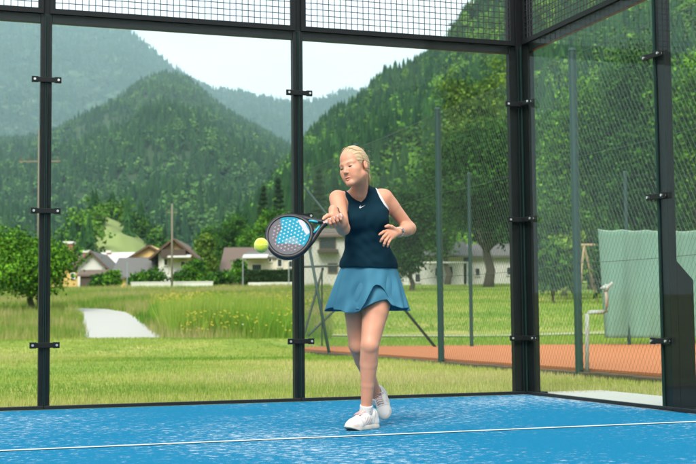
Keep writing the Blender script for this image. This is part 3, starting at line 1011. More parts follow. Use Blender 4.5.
for (a, b), lt in zip([((-6.0, .05), (-4.043, .05)), ((-3.957, .05), (-2.043, .05)), ((-1.957, .05), (-.095, .05))],
                      ['above the leftmost glass panel', 'above the glass panel of the path and village', 'above the glass panel behind the player']):
    rail('horizontal black rail ' + lt, a, b, 2.9745, .076, .04, 0)
rail('slanting black rail above the side wall glass', (.05, -.115), (.05, -SW + .012), 2.9745, .076, .04, 0)
for (a, b), lt in zip([((-6.0, .006), (-4.003, .006)), ((-3.997, .006), (-2.003, .006)), ((-1.997, .006), (-.012, .006))],
                      ['leftmost glass panel', 'glass panel of the path', 'glass panel behind the player']):
    rail('thin black channel on the turf edge under the ' + lt, a, b, .0155, .027, .03, 0, 'floor_channel')
rail('thin black channel along the turf under the side glass', (.006, -.012), (.006, -SW + .003), .0155, .027, .03, 0, 'floor_channel')
rail('thin black channel under the right edge glass panel', (.006, -SW - .003), (.006, -SW - 2.0), .0155, .027, .03, 0, 'floor_channel')

# ------------------------------------------------------------------ tennis fence
M_GREENPOST = mat('green_post_paint', (.005, .034, .030), .55, var=.25, scale=5)
M_LINKW = mat('galvanised_link_wire', (.035, .065, .052), .5, metal=.2)
FH = 3.95
gF = 'green steel posts of the tennis fence'


def fence_post(label, p, h, r, brace=()):
    z0 = -.12
    th = thing('fence_post', (p[0], p[1], z0), label, 'fence post', gF)
    MB().tube([(0, 0, 0), (0, 0, h - z0)], r, 14).build('tube', M_GREENPOST, th, smooth=False)
    MB().tube([(0, 0, h - z0), (0, 0, h - z0 + .035)], [r * 1.12, r * .7], 14).build('post_cap', M_GREENPOST, th)
    for e, hh in brace:
        MB().tube([(0, 0, hh - z0), (e[0] - p[0], e[1] - p[1], .05)], .032, 10).build('brace', M_GREENPOST, th, smooth=True)
    return th


def along(d): return fence_pt(d)


dB, dA, dM, dC = 15.1, 19.3, 23.2, 27.2
pC = along(dC)
FARU = [470, 627, 784]
far_d = 28.0
farP = [CL((u - 348) / FPX * far_d, far_d) for u in FARU]
fence_post('thick green fence post behind the side wall glass, right of the court corner', along(dB), FH, .05)
fence_post('thick green fence post right of the player', along(dA), FH, .05)
fence_post('green fence post hidden behind the player', along(dM), FH, .045)
bf = CL((437 - 348) / FPX * 28.0, 28.0); bn = along(24.9)
fence_post('braced corner fence post behind the middle court post', pC, FH, .05, [(bn, FH - .12), (bf, FH - .12)])
fence_post('thin far fence post just right of the thick one', farP[0], FH, .042)
fence_post('far fence post behind the green windscreen', farP[1], FH, .042)
fence_post('far fence post outside the right edge', farP[2], FH, .042)
fence_post('near fence post outside the right edge', along(10.9), FH, .05)


def chain_link(label, p0, p1, z0=.02, z1=FH - .05, pitch=.075, wr=.0014):
    p0 = np.array(p0, float); p1 = np.array(p1, float)
    t = p1 - p0; t[2] = 0; L = np.linalg.norm(t); t /= L
    c = np.array([p0[0], p0[1], 0.0])
    th = thing('chain_link_mesh', c, label, 'fence mesh', 'chain link mesh between the fence posts')
    nrm = np.array([t[1], -t[0], 0])
    H = z1 - z0
    V, F = [], []

    def seg(a, b, r, off):
        d = b - a; d = d / np.linalg.norm(d)
        s = np.cross(d, nrm)
        k = len(V)
        for q in (a, b):
            for (i, j) in ((1, 0), (-.5, .87), (-.5, -.87)):
                V.append(q + nrm * (off + i * r) + s * (j * r))
        for i in range(3):
            F.append([k + i, k + (i + 1) % 3, k + 3 + (i + 1) % 3, k + 3 + i])
    m = int((L + H * .62) / pitch)
    sl = .62                                                        # metres along per metre up
    for sgn in (1, -1):
        for k in range(m + 1):
            s0 = k * pitch - (H * sl if sgn > 0 else 0)
            # line s = s0 + sgn*sl*(z)
            za, zb = 0.0, H
            sa, sb = s0 + sgn * sl * za, s0 + sgn * sl * zb
            if sgn > 0:
                if sb < 0 or sa > L: continue
                if sa < 0: za = -sa / sl; sa = 0
                if sb > L: zb = za + (L - sa) / sl; sb = L
            else:
                if sa < 0 or sb > L: continue
                if sa > L: za = (sa - L) / sl; sa = L
                if sb < 0: zb = za + sa / sl; sb = 0
            if zb - za < .02: continue
            seg(t * sa + np.array([0, 0, z0 + za]), t * sb + np.array([0, 0, z0 + zb]), wr, .0025 * sgn)
    npmesh('link_wires', V, F, M_LINKW, th)
    for f in (.0, .335, .67, 1.0):
        z = z0 + H * f
        pts = [t * L * q + np.array([0, 0, z - .035 * 4 * q * (1 - q) * (1 if 0 < f else .3)]) + nrm * .006 for q in np.linspace(0, 1, 13)]
        MB().tube(pts, .0032, 5).build('tension_wire', M_LINKW, th)
    return th


chain_link('chain link span rising to the right edge beside the thick post', along(dB), along(10.9))
chain_link('chain link span between the two thick green posts', along(dA), along(dB))
chain_link('chain link span right behind the player', along(dM), along(dA))
chain_link('chain link span beside the middle court post', pC, along(dM))
chain_link('far chain link span behind the player', pC, farP[0], pitch=.09)
chain_link('far chain link span under the dark spreading tree', farP[0], farP[1], pitch=.09)
chain_link('far chain link span carrying the green windscreen', farP[1], farP[2], pitch=.09)

# lattice of the floodlight mast's foot behind the middle post (dark struts)
M_DARKSTEEL = mat('dark_green_steel', (.02, .035, .032), .5)
lm = thing('strut_frame', CL((322 - 348) / FPX * 28.6, 28.6, -.05), 'dark steel strut frame leaning behind the racket handle', 'frame')
lb = np.array(lm.location)


def Wl(u, v, d): return W(u, v, d) - lb


MB().tube([Wl(323, 268, 28.6), Wl(303, 338, 28.2)], .028, 8).build('strut', M_DARKSTEEL, lm)
MB().tube([Wl(336, 309, 28.6), Wl(308, 336, 28.4)], .026, 8).build('strut', M_GREENPOST, lm)
MB().tube([Wl(300, 267, 28.5), Wl(346, 265.5, 28.5)], .026, 8).build('cross_bar', M_DARKSTEEL, lm)
MB().tube([Wl(322, 268, 28.6), Wl(322, 346, 28.6)], .02, 8).build('upright', M_DARKSTEEL, lm)

# windscreen hung on the far fence
def screen_material():
    m = mat('mint_screen_cloth', (.24, .42, .35), .85, var=.1, scale=1.5)
    n, l = nodes(m)
    out = n['Material Output']; src = out.inputs['Surface'].links[0].from_socket
    t = n.new('ShaderNodeBsdfTransparent'); tl = n.new('ShaderNodeBsdfTranslucent'); tl.inputs[0].default_value = (.26, .48, .41, 1)
    a = n.new('ShaderNodeMixShader'); a.inputs[0].default_value = .45
    b = n.new('ShaderNodeMixShader'); b.inputs[0].default_value = .22
    l.new(src, a.inputs[1]); l.new(tl.outputs[0], a.inputs[2]); l.new(a.outputs[0], b.inputs[1]); l.new(t.outputs[0], b.inputs[2]); l.new(b.outputs[0], out.inputs['Surface'])
    return m


ws = thing('windscreen', CL((660 - 348) / FPX * 27.8, 27.8, 0), 'mint green windscreen cloth hanging on the far fence', 'windscreen')
wb = np.array(ws.location)
nu, nv = 60, 30
V = []
for j in range(nv + 1):
    for i_ in range(nu + 1):
        q = i_ / nu; p = j / nv
        u = 598 + 200 * q + 7 * p * (1 - q) ** 3
        vt = 229.5 + 1.6 * abs(math.sin(q * 26)) * (1 - .4 * q) + 3 * q
        v = vt * (1 - p) + 338 * p
        d = 27.75 + .09 * math.sin(q * 31 + p * 3 + math.sin(q * 9)) * (.3 + p) + .03 * math.sin(q * 93 + 2 * p)
        V.append(W(u, v, d) - wb)
i = np.arange(nv)[:, None] * (nu + 1) + np.arange(nu)[None, :]
wc = npmesh('cloth', V, np.stack([i, i + 1, i + nu + 2, i + nu + 1], -1).reshape(-1, 4), screen_material(), ws, smooth=True)
sdm = wc.modifiers.new('thickness', 'SOLIDIFY'); sdm.thickness = .004
hem = MB(); hem.tube([V[k] for k in range(0, nu + 1)], .012, 6); hem.build('hem', mat('screen_hem', (.33, .5, .42), .8), ws)

# standpipe by the thick fence post
M_PIPE = mat('weathered_pipe', (.38, .39, .36), .6, var=.2, scale=12)
M_TAP = mat('old_brass_tap', (.36, .27, .2), .5, metal=.3, var=.3, scale=40)
sp0 = W(587, 376, 14.9); sp0[2] = -.12
pipe = thing('standpipe', sp0, 'grey water standpipe with a tap beside the fence post', 'standpipe')
q = lambda u, v: W(u, v, 14.9) - sp0
MB().tube([(0, 0, 0), q(587, 330), q(587, 314), q(589, 312), q(603, 312)], .026, 10).build('pipe', M_PIPE, pipe, smooth=True)
MB().tube([q(603, 312), q(606.5, 311), q(607, 306), q(606, 291)], .022, 10).build('riser', M_TAP, pipe, smooth=True)
tp = MB().tube([q(600.5, 288.5), q(604, 287.5), q(607, 288), q(610, 285), q(612.5, 282.5)], [.012, .028, .03, .02, .018], 9).tube([q(606, 291), q(606, 284)], [.03, .016], 9)
tp.build('tap', M_PIPE, pipe, smooth=True)

# ------------------------------------------------------------------ poles, goal, swing frame
M_WOODPOLE = mat('weathered_pole_wood', (.17, .145, .11), .85, var=.25, scale=4, stretch=(6, 6, .6), bump=.4, bscale=30)


M_INSUL = mat('insulator_glaze', (.08, .06, .05), .3)


def pole(label, u, v_top, d, r, arms, wires=()):
    b = on_ground(u, d)
    top = W(u, v_top, d)[2] - b[2]
    th = thing('utility_pole', b, label, 'utility pole', 'wooden utility poles')
    MB().tube([(0, 0, -.3), (0, 0, top)], [r, r * .75], 12).build('shaft', M_WOODPOLE, th, smooth=True)
    for (v, half) in arms:
        z = W(u, v, d)[2] - b[2]
        MB().box((0, 0, z), (2 * half, .06, .07), [ER, EF, [0, 0, 1]]).build('crossarm', M_WOODPOLE, th)
        for s in (-1, -.55, .55, 1): MB().tube([ER * s * half * .92 + [0, 0, z + .04], ER * s * half * .92 + [0, 0, z + .22]], [.05, .03], 7).build('insulator', M_INSUL, th)
    return th


pole('weathered wooden pole right behind the leftmost court post', 38.5, 128, 62, .10, [(160, 1.05)])
pole('wooden pole standing before the brown gabled house', 172, 203, 122, .11, [(212, .55)])
M_GREYPOLE = mat('grey_pole', (.22, .24, .26), .6)
for u, vt, vb_d, lab in ((127, 262, 123, 'short grey post before the slate roof'), (243, 258, 122, 'short grey post at the left end of the hedge'), (289, 262, 122, 'thin grey post in front of the hedge beside the middle court post')):
    b = on_ground(u, vb_d)
    o = MB().tube([(0, 0, -.2), (0, 0, W(u, vt, vb_d)[2] - b[2])], .05, 8).build('grey_post', M_GREYPOLE); o.location = Vector(b)
    tag(o, lab, 'post', 'short grey posts in front of the village')
M_WHITEPAINT = mat('white_goal_paint', (.72, .71, .66), .5)
gd = 118
gb = on_ground(433, gd)
gl_ = thing('football_goal', gb, 'white football goal on the grass in front of the white house', 'football goal')
gg = lambda u, v, dd=0: W(u, v, gd + dd) - gb
MB().tube([gg(467.5, 289), gg(467.5, 263)], .075, 8).build('goal_post', M_WHITEPAINT, gl_)
MB().tube([gg(398, 289), gg(398, 263)], .075, 8).build('goal_post', M_WHITEPAINT, gl_)
MB().tube([gg(397.4, 262.6), gg(468, 262.6)], .075, 8).build('crossbar', M_WHITEPAINT, gl_)
M_TANWOOD = mat('tan_timber', (.36, .26, .15), .8, var=.2, scale=6)
sd_ = 64
sb = on_ground(592, sd_)
sw = thing('swing_frame', sb, 'tan timber swing frame on the grass left of the windscreen', 'swing frame')
gg2 = lambda u, v, dd=0: W(u, v, sd_ + dd) - sb
zb_ = 0.0
for (u0, u1, dd) in ((584, 597, .6), (584, 577, -.6), (618, 628, .6), (618, 612, -.6)):
    a = gg2(u0, 245.5); e = gg2(u1, 245.5, dd); e[2] = -.1
    MB().tube([a, e], .06, 8).build('leg', M_TANWOOD, sw)
MB().tube([gg2(581, 245), gg2(621, 245)], .065, 8).build('top_beam', M_TANWOOD, sw)

# ------------------------------------------------------------------ village
M_WHITEWALL = mat('white_render', (.56, .545, .51), .9, var=.08, scale=.6)
M_GREYWALL = mat('grey_render', (.47, .45, .41), .9, var=.1, scale=.6)
M_BEIGEWALL = mat('beige_render', (.56, .50, .43), .9, var=.1, scale=.6)
M_YELLOWWALL = mat('ochre_wall', (.55, .36, .12), .9, var=.1, scale=.8)
M_TANBOARD = mat('tan_boards', (.52, .34, .16), .8, var=.18, scale=2, stretch=(6, 6, .4))
M_ORANGEBOARD = mat('honey_boards', (.60, .40, .15), .8, var=.15, scale=2, stretch=(6, 6, .4))
M_DARKWOOD = mat('dark_stained_wood', (.055, .035, .025), .8, var=.3, scale=2, stretch=(5, 5, .5))
M_SLATE = mat('slate_tiles', (.10, .09, .085), .75, var=.3, scale=3, bump=.4, bscale=8)
M_BROWNTILE = mat('brown_tiles', (.115, .075, .058), .8, var=.3, scale=3, bump=.4, bscale=8)
M_PALEROOF = mat('pale_sheet_roof', (.50, .48, .46), .6, var=.08, scale=2)
M_BRICK = mat('red_brick', (.30, .12, .08), .9, var=.3, scale=9)
M_PANE = mat('window_pane', (.03, .035, .04), .12, spec=.6)
M_FRAMEW = mat('window_frame_paint', (.6, .58, .54), .6)
M_FRAMEB = mat('brown_window_frame', (.10, .05, .03), .6)
M_ROOFEDGE = mat('roof_edge_board', (.09, .05, .03), .8)


def house(name, label, u0, u1, v_eave, v_ridge, d, depth, wall, roof, gable='side', windows=(), over=.5, chim=None, gable_board=None, split=None, wframe=None, cat='house', balcony=None, awning=None, roof_t=.22, base_drop=.6):
    """u0,u1: facade edges in photo pixels at depth d; gable 'front': the ridge runs away from the viewer, 'side': along the facade"""
    b = on_ground((u0 + u1) / 2, d)
    th = thing(name, b, label, cat, 'houses of the village')
    wd_ = (u1 - u0) * d / FPX
    ze = W((u0 + u1) / 2, v_eave, d)[2] - b[2]
    zr = W((u0 + u1) / 2, v_ridge, d)[2] - b[2]
    L = lambda x, y, z: ER * x + EF * y + np.array([0, 0, z])
    h = wd_ / 2
    mb = MB()
    if gable == 'front':
        fr = [L(-h, 0, -base_drop), L(h, 0, -base_drop), L(h, 0, ze), L(0, 0, zr - .12), L(-h, 0, ze)]
        mb.prism(fr, EF * depth)
    else:
        sd2 = [L(-h, 0, -base_drop), L(-h, 0, ze), L(-h, depth / 2, zr - .12), L(-h, depth, ze), L(-h, depth, -base_drop)]
        mb.prism(sd2, ER * wd_)
    mb.build('wall', wall, th)
    rf = MB()
    if gable == 'front':
        sl = (zr - ze) / h
        for s in (-1, 1):
            e = h + over
            pts = [L(0, -over, zr), L(s * e, -over, zr - sl * e), L(s * e, -over, zr - sl * e + roof_t), L(0, -over, zr + roof_t)]
            rf.prism(pts, EF * (depth + 2 * over))
    else:
        sl = (zr - ze) / (depth / 2)
        for s in (-1, 1):
            e = depth / 2 + over
            pts = [L(-h - over, depth / 2, zr), L(-h - over, depth / 2 + s * e, zr - sl * e), L(-h - over, depth / 2 + s * e, zr - sl * e + roof_t), L(-h - over, depth / 2, zr + roof_t)]
            rf.prism(pts, ER * (wd_ + 2 * over))
    ro = rf.build('roof', roof, th)
    if gable == 'front':
        be = MB()
        for s in (-1, 1):
            e = h + over
            pts = [L(0, -over - .06, zr - .02), L(s * e, -over - .06, zr - sl * e - .02), L(s * e, -over - .06, zr - sl * e + roof_t + .03), L(0, -over - .06, zr + roof_t + .03)]
            be.prism(pts, EF * .05)
        be.build('barge_board', M_ROOFEDGE, ro)
    if gable_board is not None:
        m2, zf = gable_board
        zf = W(0, zf, d)[2] - b[2]
        f = (zf - ze) / (zr - ze) if zf > ze else 0
        ww = h * (1 - f) if zf > ze else h
        poly = [L(-ww, -.06, zf), L(ww, -.06, zf)] + ([L(h, -.06, ze), L(0, -.06, zr - .1), L(-h, -.06, ze)] if zf <= ze else [L(0, -.06, zr - .1)])
        MB().prism(poly, EF * .055).build('gable_boarding', m2, th)
    for (uu, vv, pw, ph) in windows:
        x = (uu - (u0 + u1) / 2) * d / FPX; z = W(uu, vv, d)[2] - b[2]; w_ = pw * d / FPX; h_ = ph * d / FPX
        f = MB()
        ft = .12
        y = -.09
        for s in (-1, 1):
            f.box(L(x + s * (w_ / 2 + ft / 2), y, z), (ft, .16, h_ + 2 * ft), [ER, EF, [0, 0, 1]])
            f.box(L(x, y, z + s * (h_ / 2 + ft / 2)), (w_ - .002, .16, ft), [ER, EF, [0, 0, 1]])
        fo = f.build('window', wframe or M_FRAMEW, th)
        MB().box(L(x, -.03, z), (w_, .05, h_), [ER, EF, [0, 0, 1]]).build('pane', M_PANE, fo)
    if chim:
        uu, vt, w_, m2 = chim
        x = (uu - (u0 + u1) / 2) * d / FPX; zt = W(uu, vt, d)[2] - b[2]
        co = MB().box(L(x, depth * .45, (zt + ze) / 2), (w_, w_, zt - ze), [ER, EF, [0, 0, 1]]).build('chimney', m2, ro)
        MB().box(L(x, depth * .45, zt + .06), (w_ * 1.35, w_ * 1.35, .3), [ER, EF, [0, 0, 1]]).build('chimney_cap', M_WHITEWALL, th)
    if balcony:
        ua, ub, vt, vb = balcony
        xa, xb = [(q_ - (u0 + u1) / 2) * d / FPX for q_ in (ua, ub)]
        za, zb2 = W(ua, vb, d)[2] - b[2], W(ua, vt, d)[2] - b[2]
        MB().box(L((xa + xb) / 2, -.75, (za + zb2) / 2), (xb - xa, 1.3, zb2 - za), [ER, EF, [0, 0, 1]]).build('balcony', M_DARKWOOD, th)
    if awning:
        ua, ub, vt = awning
        xa, xb = [(q_ - (u0 + u1) / 2) * d / FPX for q_ in (ua, ub)]
        z = W(ua, vt, d)[2] - b[2]
        MB().prism([L(xa, 0, z + .45), L(xb, 0, z + .45), L(xb, -2.2, z), L(xa, -2.2, z)], (0, 0, .12)).build('awning', M_PALEROOF, th)
    return th


house('gabled_house', 'ochre house hidden behind the round tree with a tall brick chimney', 44, 78, 266, 254, 150, 9, M_YELLOWWALL, M_BROWNTILE, 'side', chim=(61.5, 241, 1.0, M_BRICK), windows=[(73, 276, 3, 5)])
house('barn', 'long barn with a pale sheet roof behind the white gabled house', 93, 121, 272, 250.5, 165, 16, M_WHITEWALL, M_PALEROOF, 'side', chim=(80 + 18, 249, .5, M_BRICK))
house('gabled_house', 'small white gabled house with a dark roof edge next to the round tree', 77.5, 105, 266, 252.5, 146, 9, M_WHITEWALL, M_SLATE, 'front', windows=[(92, 280, 22, 5)], chim=(79.5, 250, .7, M_BRICK), over=.7)
pr = house('porch', 'brown porch roof below the white gable', 80, 105, 275.5, 271, 142, 3.2, M_DARKWOOD, M_BROWNTILE, 'side', over=.3, cat='porch')
house('low_house', 'low house with a big dark slate roof', 114, 146, 277, 257, 140, 11, M_ORANGEBOARD, M_SLATE, 'side', windows=[(131, 281, 4, 4)], over=.5)
house('gabled_house', 'white house with a wide honey coloured gable', 129, 170, 259, 246.5, 150, 11, M_WHITEWALL, M_ORANGEBOARD, 'front', gable_board=(M_ORANGEBOARD, 258.5), windows=[(150, 268, 4, 5), (160, 268, 4, 5)], over=.6)
house('gabled_house', 'tall house with a tan gable, dark balcony and white ground floor', 158.5, 190.5, 253, 240, 143, 11, M_WHITEWALL, M_BROWNTILE, 'front', gable_board=(M_TANBOARD, 252), windows=[(166, 262, 3, 6), (183, 264, 4, 5), (176, 274, 4, 5), (186, 274, 3, 5)], over=1.0, balcony=(163, 187, 250, 258), awning=(170, 193, 258.5))
house('gabled_house', 'house with a steep dark brown roof left of the yellow ball', 226, 262, 270, 246, 152, 12, M_DARKWOOD, M_BROWNTILE, 'side', over=.8, windows=[(233, 276, 3, 4)])
house('pale_house', 'pale house with small windows and an awning under the yellow ball', 246, 297, 258, 250, 146, 12, M_BEIGEWALL, M_SLATE, 'side', windows=[(270.5, 259, 2.2, 5), (280, 263, 4, 7), (257, 267, 9, 5), (291, 264, 3, 6)], awning=(244, 269, 259), over=.3)
house('grey_house', 'grey two storey house with a brown window behind the racket handle', 296, 346, 236, 226, 140, 12, M_GREYWALL, M_BROWNTILE, 'side', windows=[(328, 243, 15, 11), (308, 243, 6, 9), (333, 268, 8, 8)], wframe=M_FRAMEB, balcony=(318, 339, 250, 253), over=.6)
house('white_house', 'white house with dark windows behind the football goal', 372, 464, 256, 240, 138, 13, M_WHITEWALL, M_SLATE, 'side', windows=[(394, 273, 9, 6), (418, 278, 5, 8), (438, 272, 5, 8), (450, 272, 6, 11), (408, 262, 4, 5)], over=.7)
house('white_house', 'white house under the big spreading tree near the court corner', 470, 522, 256, 242, 142, 13, M_WHITEWALL, M_SLATE, 'side', windows=[(478, 272, 4, 7), (510, 271, 5, 7)], over=.7)

b0, b1 = on_ground(131, 124), on_ground(213, 124)
wl_ = thing('garden_wall', (b0 + b1) / 2, 'low white garden wall along the meadow below the gabled houses', 'wall')
dv = (b1 - b0); Lw = np.linalg.norm(dv[:2]); ax = np.array([dv[0], dv[1], 0]) / Lw
MB().box((0, 0, .05), (Lw, .3, 1.0), [ax, np.cross([0, 0, 1], ax), [0, 0, 1]]).build('wall_body', M_WHITEWALL, wl_)
MB().box((0, 0, .6), (Lw + .1, .4, .1), [ax, np.cross([0, 0, 1], ax), [0, 0, 1]]).build('coping', M_PALEROOF, wl_)
b0, b1 = on_ground(246, 127), on_ground(296, 127)
wl2 = thing('garden_wall', (b0 + b1) / 2, 'short pale garden wall at the foot of the clipped hedge', 'wall')
dv = (b1 - b0); Lw = np.linalg.norm(dv[:2]); ax = np.array([dv[0], dv[1], 0]) / Lw
MB().box((0, -1.0, .1), (Lw, .3, .6), [ax, np.cross([0, 0, 1], ax), [0, 0, 1]]).build('wall_body', M_WHITEWALL, wl2)

# clipped hedge
hb0 = on_ground(270, 128)
hg = thing('clipped_hedge', hb0, 'long clipped dark green hedge below the pale house', 'hedge')
rh = np.random.default_rng(404)
n_ = 9000
hx = rh.uniform(-.5, .5, n_) * 51 * 128 / FPX; hy = rh.uniform(-.6, .6, n_); hz = rh.uniform(.05, 1.65, n_)
face = rh.random(n_)
hz = np.where(face < .25, 1.65 + rh.normal(0, .04, n_), hz); hy = np.where(face >= .25, -.6 + rh.normal(0, .04, n_), hy)
P = hx[:, None] * ER + hy[:, None] * EF + np.stack([0 * hz, 0 * hz, hz], 1)
t_ = rh.normal(size=(n_, 3)); t_ /= np.linalg.norm(t_, axis=1)[:, None]; b_2 = np.cross(t_, rh.normal(size=(n_, 3))); b_2 /= np.linalg.norm(b_2, axis=1)[:, None]
V = np.stack([P - t_ * .12, P - b_2 * .08, P + t_ * .12, P + b_2 * .08], 1).reshape(-1, 3)
C = np.repeat(np.array([[.028, .06, .016]]) * rh.uniform(.6, 1.6, (n_, 1)), 4, 0)
npmesh('leaves', V, np.arange(4 * n_).reshape(-1, 4), M_LEAF, hg, colors=C)
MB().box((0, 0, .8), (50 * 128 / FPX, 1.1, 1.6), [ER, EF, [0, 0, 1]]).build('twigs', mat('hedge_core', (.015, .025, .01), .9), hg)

# ------------------------------------------------------------------ the player
PR = G(369, 427.5, 0.0)                                             # on the turf between her feet
person = thing('person', (PR[0], PR[1], 0.0), 'blonde player in a navy sleeveless top and blue skirt, holding out a racket', 'person', rz=-YAW)
BM = np.stack([ER, EF, np.array([0, 0, 1.0])], 0)                   # world -> person axes (right, away, up)


def lw(p): return BM @ (np.asarray(p, float) - np.array([PR[0], PR[1], 0.0]))


def lp(u, v, d): return lw(W(u, v, d))


CR, CT, CU = BM @ _R, BM @ (-_F), BM @ _U                           # camera right / towards camera / camera up in person axes


class Field:
    def __init__(self, ax):
        self.ax = [np.asarray(a, np.float32) for a in ax]
        self.F = np.full([len(a) for a in ax], 1e3, np.float32)

    def sl(self, lo, hi):
        return tuple(slice(max(0, int(np.searchsorted(a, l)) - 1), min(len(a), int(np.searchsorted(a, h)) + 1)) for a, l, h in zip(self.ax, lo, hi))

    def grid(self, s):
        return (self.ax[0][s[0]][:, None, None], self.ax[1][s[1]][None, :, None], self.ax[2][s[2]][None, None, :])

    def put(self, fn, lo, hi, k, sub=False):
        m = k + .025
        s = self.sl(np.asarray(lo) - m, np.asarray(hi) + m)
        if any(q.stop <= q.start for q in s): return
        d = fn(*self.grid(s)).astype(np.float32)
        A = self.F[s]
        if sub:
            d = -d
            h = np.maximum(k - np.abs(A - d), 0) / max(k, 1e-6)
            self.F[s] = np.maximum(A, d) + h * h * k * .25
        else:
            h = np.maximum(k - np.abs(A - d), 0) / max(k, 1e-6)
            self.F[s] = np.minimum(A, d) - h * h * k * .25

    def rc(self, a, b, ra, rb, k=.02, sub=False, off=0.0):
        a = np.asarray(a, float); b = np.asarray(b, float); ra += off; rb += off
        ab = b - a; L = float(ab @ ab) + 1e-12

        def fn(x, y, z):
            t = np.clip(((x - a[0]) * ab[0] + (y - a[1]) * ab[1] + (z - a[2]) * ab[2]) / L, 0, 1)
            return np.sqrt((x - a[0] - t * ab[0]) ** 2 + (y - a[1] - t * ab[1]) ** 2 + (z - a[2] - t * ab[2]) ** 2) - (ra + (rb - ra) * t)
        r = max(ra, rb)
        self.put(fn, np.minimum(a, b) - r, np.maximum(a, b) + r, k, sub)

    def ell(self, c, r, k=.02, ax=None, sub=False, off=0.0):
        c = np.asarray(c, float); r = np.asarray(r, float) + off
        A = np.eye(3) if ax is None else np.asarray(ax, float)

        def fn(x, y, z):
            X, Y, Z = x - c[0], y - c[1], z - c[2]
            p = [X * A[i][0] + Y * A[i][1] + Z * A[i][2] for i in range(3)]
            k0 = np.sqrt((p[0] / r[0]) ** 2 + (p[1] / r[1]) ** 2 + (p[2] / r[2]) ** 2)
            k1 = np.sqrt((p[0] / r[0] ** 2) ** 2 + (p[1] / r[1] ** 2) ** 2 + (p[2] / r[2] ** 2) ** 2)
            return k0 * (k0 - 1) / np.maximum(k1, 1e-6)
        e = np.abs(A.T) @ r
        self.put(fn, c - e, c + e, k, sub)

    def cut(self, fn):
        """keep only where fn < 0"""
        x, y, z = (self.ax[0][:, None, None], self.ax[1][None, :, None], self.ax[2][None, None, :])
        self.F = np.maximum(self.F, np.broadcast_to(fn(x, y, z), self.F.shape).astype(np.float32))

    def mesh(self):
        F, ax = self.F, self.ax
        S = F < 0
        nx, ny, nz = F.shape
        c = np.zeros((nx - 1, ny - 1, nz - 1), np.uint8)
        offs = [(i, j, k) for i in (0, 1) for j in (0, 1) for k in (0, 1)]
        for (i, j, k) in offs: c += S[i:nx - 1 + i, j:ny - 1 + j, k:nz - 1 + k]
        cells = np.argwhere((c > 0) & (c < 8))
        idx = np.full(c.shape, -1, np.int32)
        idx[tuple(cells.T)] = np.arange(len(cells))
        acc = np.zeros((len(cells), 3)); cnt = np.zeros(len(cells))
        val = {o: F[cells[:, 0] + o[0], cells[:, 1] + o[1], cells[:, 2] + o[2]].astype(float) for o in offs}
        pos = {o: np.stack([ax[q][cells[:, q] + o[q]] for q in range(3)], 1).astype(float) for o in offs}
        for o in offs:
            for q in range(3):
                if o[q] == 0:
                    o2 = tuple(1 if w == q else o[w] for w in range(3))
                    a, b = val[o], val[o2]
                    m = (a < 0) != (b < 0)
                    t = np.where(m, a / np.where(m, a - b, 1), 0)
                    t = np.clip(t, .02, .98)
                    acc += np.where(m[:, None], pos[o] + (pos[o2] - pos[o]) * t[:, None], 0); cnt += m
        V = acc / np.maximum(cnt, 1)[:, None]
        faces = []
        for q in range(3):
            sl0 = [slice(1, n - 1) for n in F.shape]; sl1 = list(sl0)
            sl0[q] = slice(0, F.shape[q] - 1); sl1[q] = slice(1, F.shape[q])
            d = S[tuple(sl0)] != S[tuple(sl1)]
            e = np.argwhere(d)
            for w in range(3):
                if w != q: e[:, w] += 1
            a, b = [w for w in range(3) if w != q]

            def cell(da, db):
                p = e.copy(); p[:, a] -= da; p[:, b] -= db
                return idx[p[:, 0], p[:, 1], p[:, 2]]
            f = np.stack([cell(1, 1), cell(0, 1), cell(0, 0), cell(1, 0)], 1)
            ins = S[e[:, 0], e[:, 1], e[:, 2]]
            flip = ins if q != 1 else ~ins
            f[~flip] = f[~flip][:, ::-1]
            faces.append(f[(f >= 0).all(1)])
        return V, np.concatenate(faces)


def axis(lo, hi, h, fine=None, hf=None):
    if fine is None: return np.arange(lo, hi, h)
    out = [np.arange(lo, fine[0], h), np.arange(fine[0], fine[1], hf), np.arange(fine[1], hi, h)]
    a = np.concatenate(out)
    return a[np.concatenate([[True], np.diff(a) > 1e-4])]


def poly_sdf(px, pz, poly):
    poly = np.asarray(poly, float)
    d = np.full(np.broadcast(px, pz).shape, 1e9); inside = np.zeros(d.shape, bool)
    n = len(poly)
    for i in range(n):
        a, b = poly[i], poly[(i + 1) % n]
        e = b - a
        t = np.clip(((px - a[0]) * e[0] + (pz - a[1]) * e[1]) / (e @ e), 0, 1)
        d = np.minimum(d, (px - a[0] - t * e[0]) ** 2 + (pz - a[1] - t * e[1]) ** 2)
        cr = ((a[1] > pz) != (b[1] > pz))
        xi = a[0] + (pz - a[1]) * e[0] / (e[1] if abs(e[1]) > 1e-9 else 1e-9)
        inside ^= cr & (px < xi)
    return np.where(inside, -1, 1) * np.sqrt(d)


# --- joints (photo pixels + depth -> person axes)
neck_b = lp(360.5, 194, 7.33)
shR, elR = lp(337.5, 198.5, 7.31), lp(343.2, 228.5, 7.12)
shL, elL = lp(384.5, 197.5, 7.37), lp(409.5, 228.5, 7.46)
wrL = lp(398.5, 232.3, 7.25)
hipR, knR, anR = lp(357.5, 286, 7.43), lp(357.6, 345, 7.44), lp(377.6, 398.5, 7.69)
hipL, knL, anL = lp(379.5, 286, 7.40), lp(369.8, 345, 7.26), lp(366.2, 409, 7.33)

HM = np.array([[0.7603771447631978, -0.6145562587367415, -0.2101123570123045], [0.6019960830781395, 0.788309884804201, -0.12715440015416327], [0.2437771803929661, -0.029801516194423158, 0.9693732799866979]])
HX, HY, HZ = [CR * HM[0, i] + CT * HM[1, i] + CU * HM[2, i] for i in range(3)]
HC_ = lp(354.5, 167.6, 7.22)


def hp(x, y, z): return HC_ + HX * x + HY * y + HZ * z


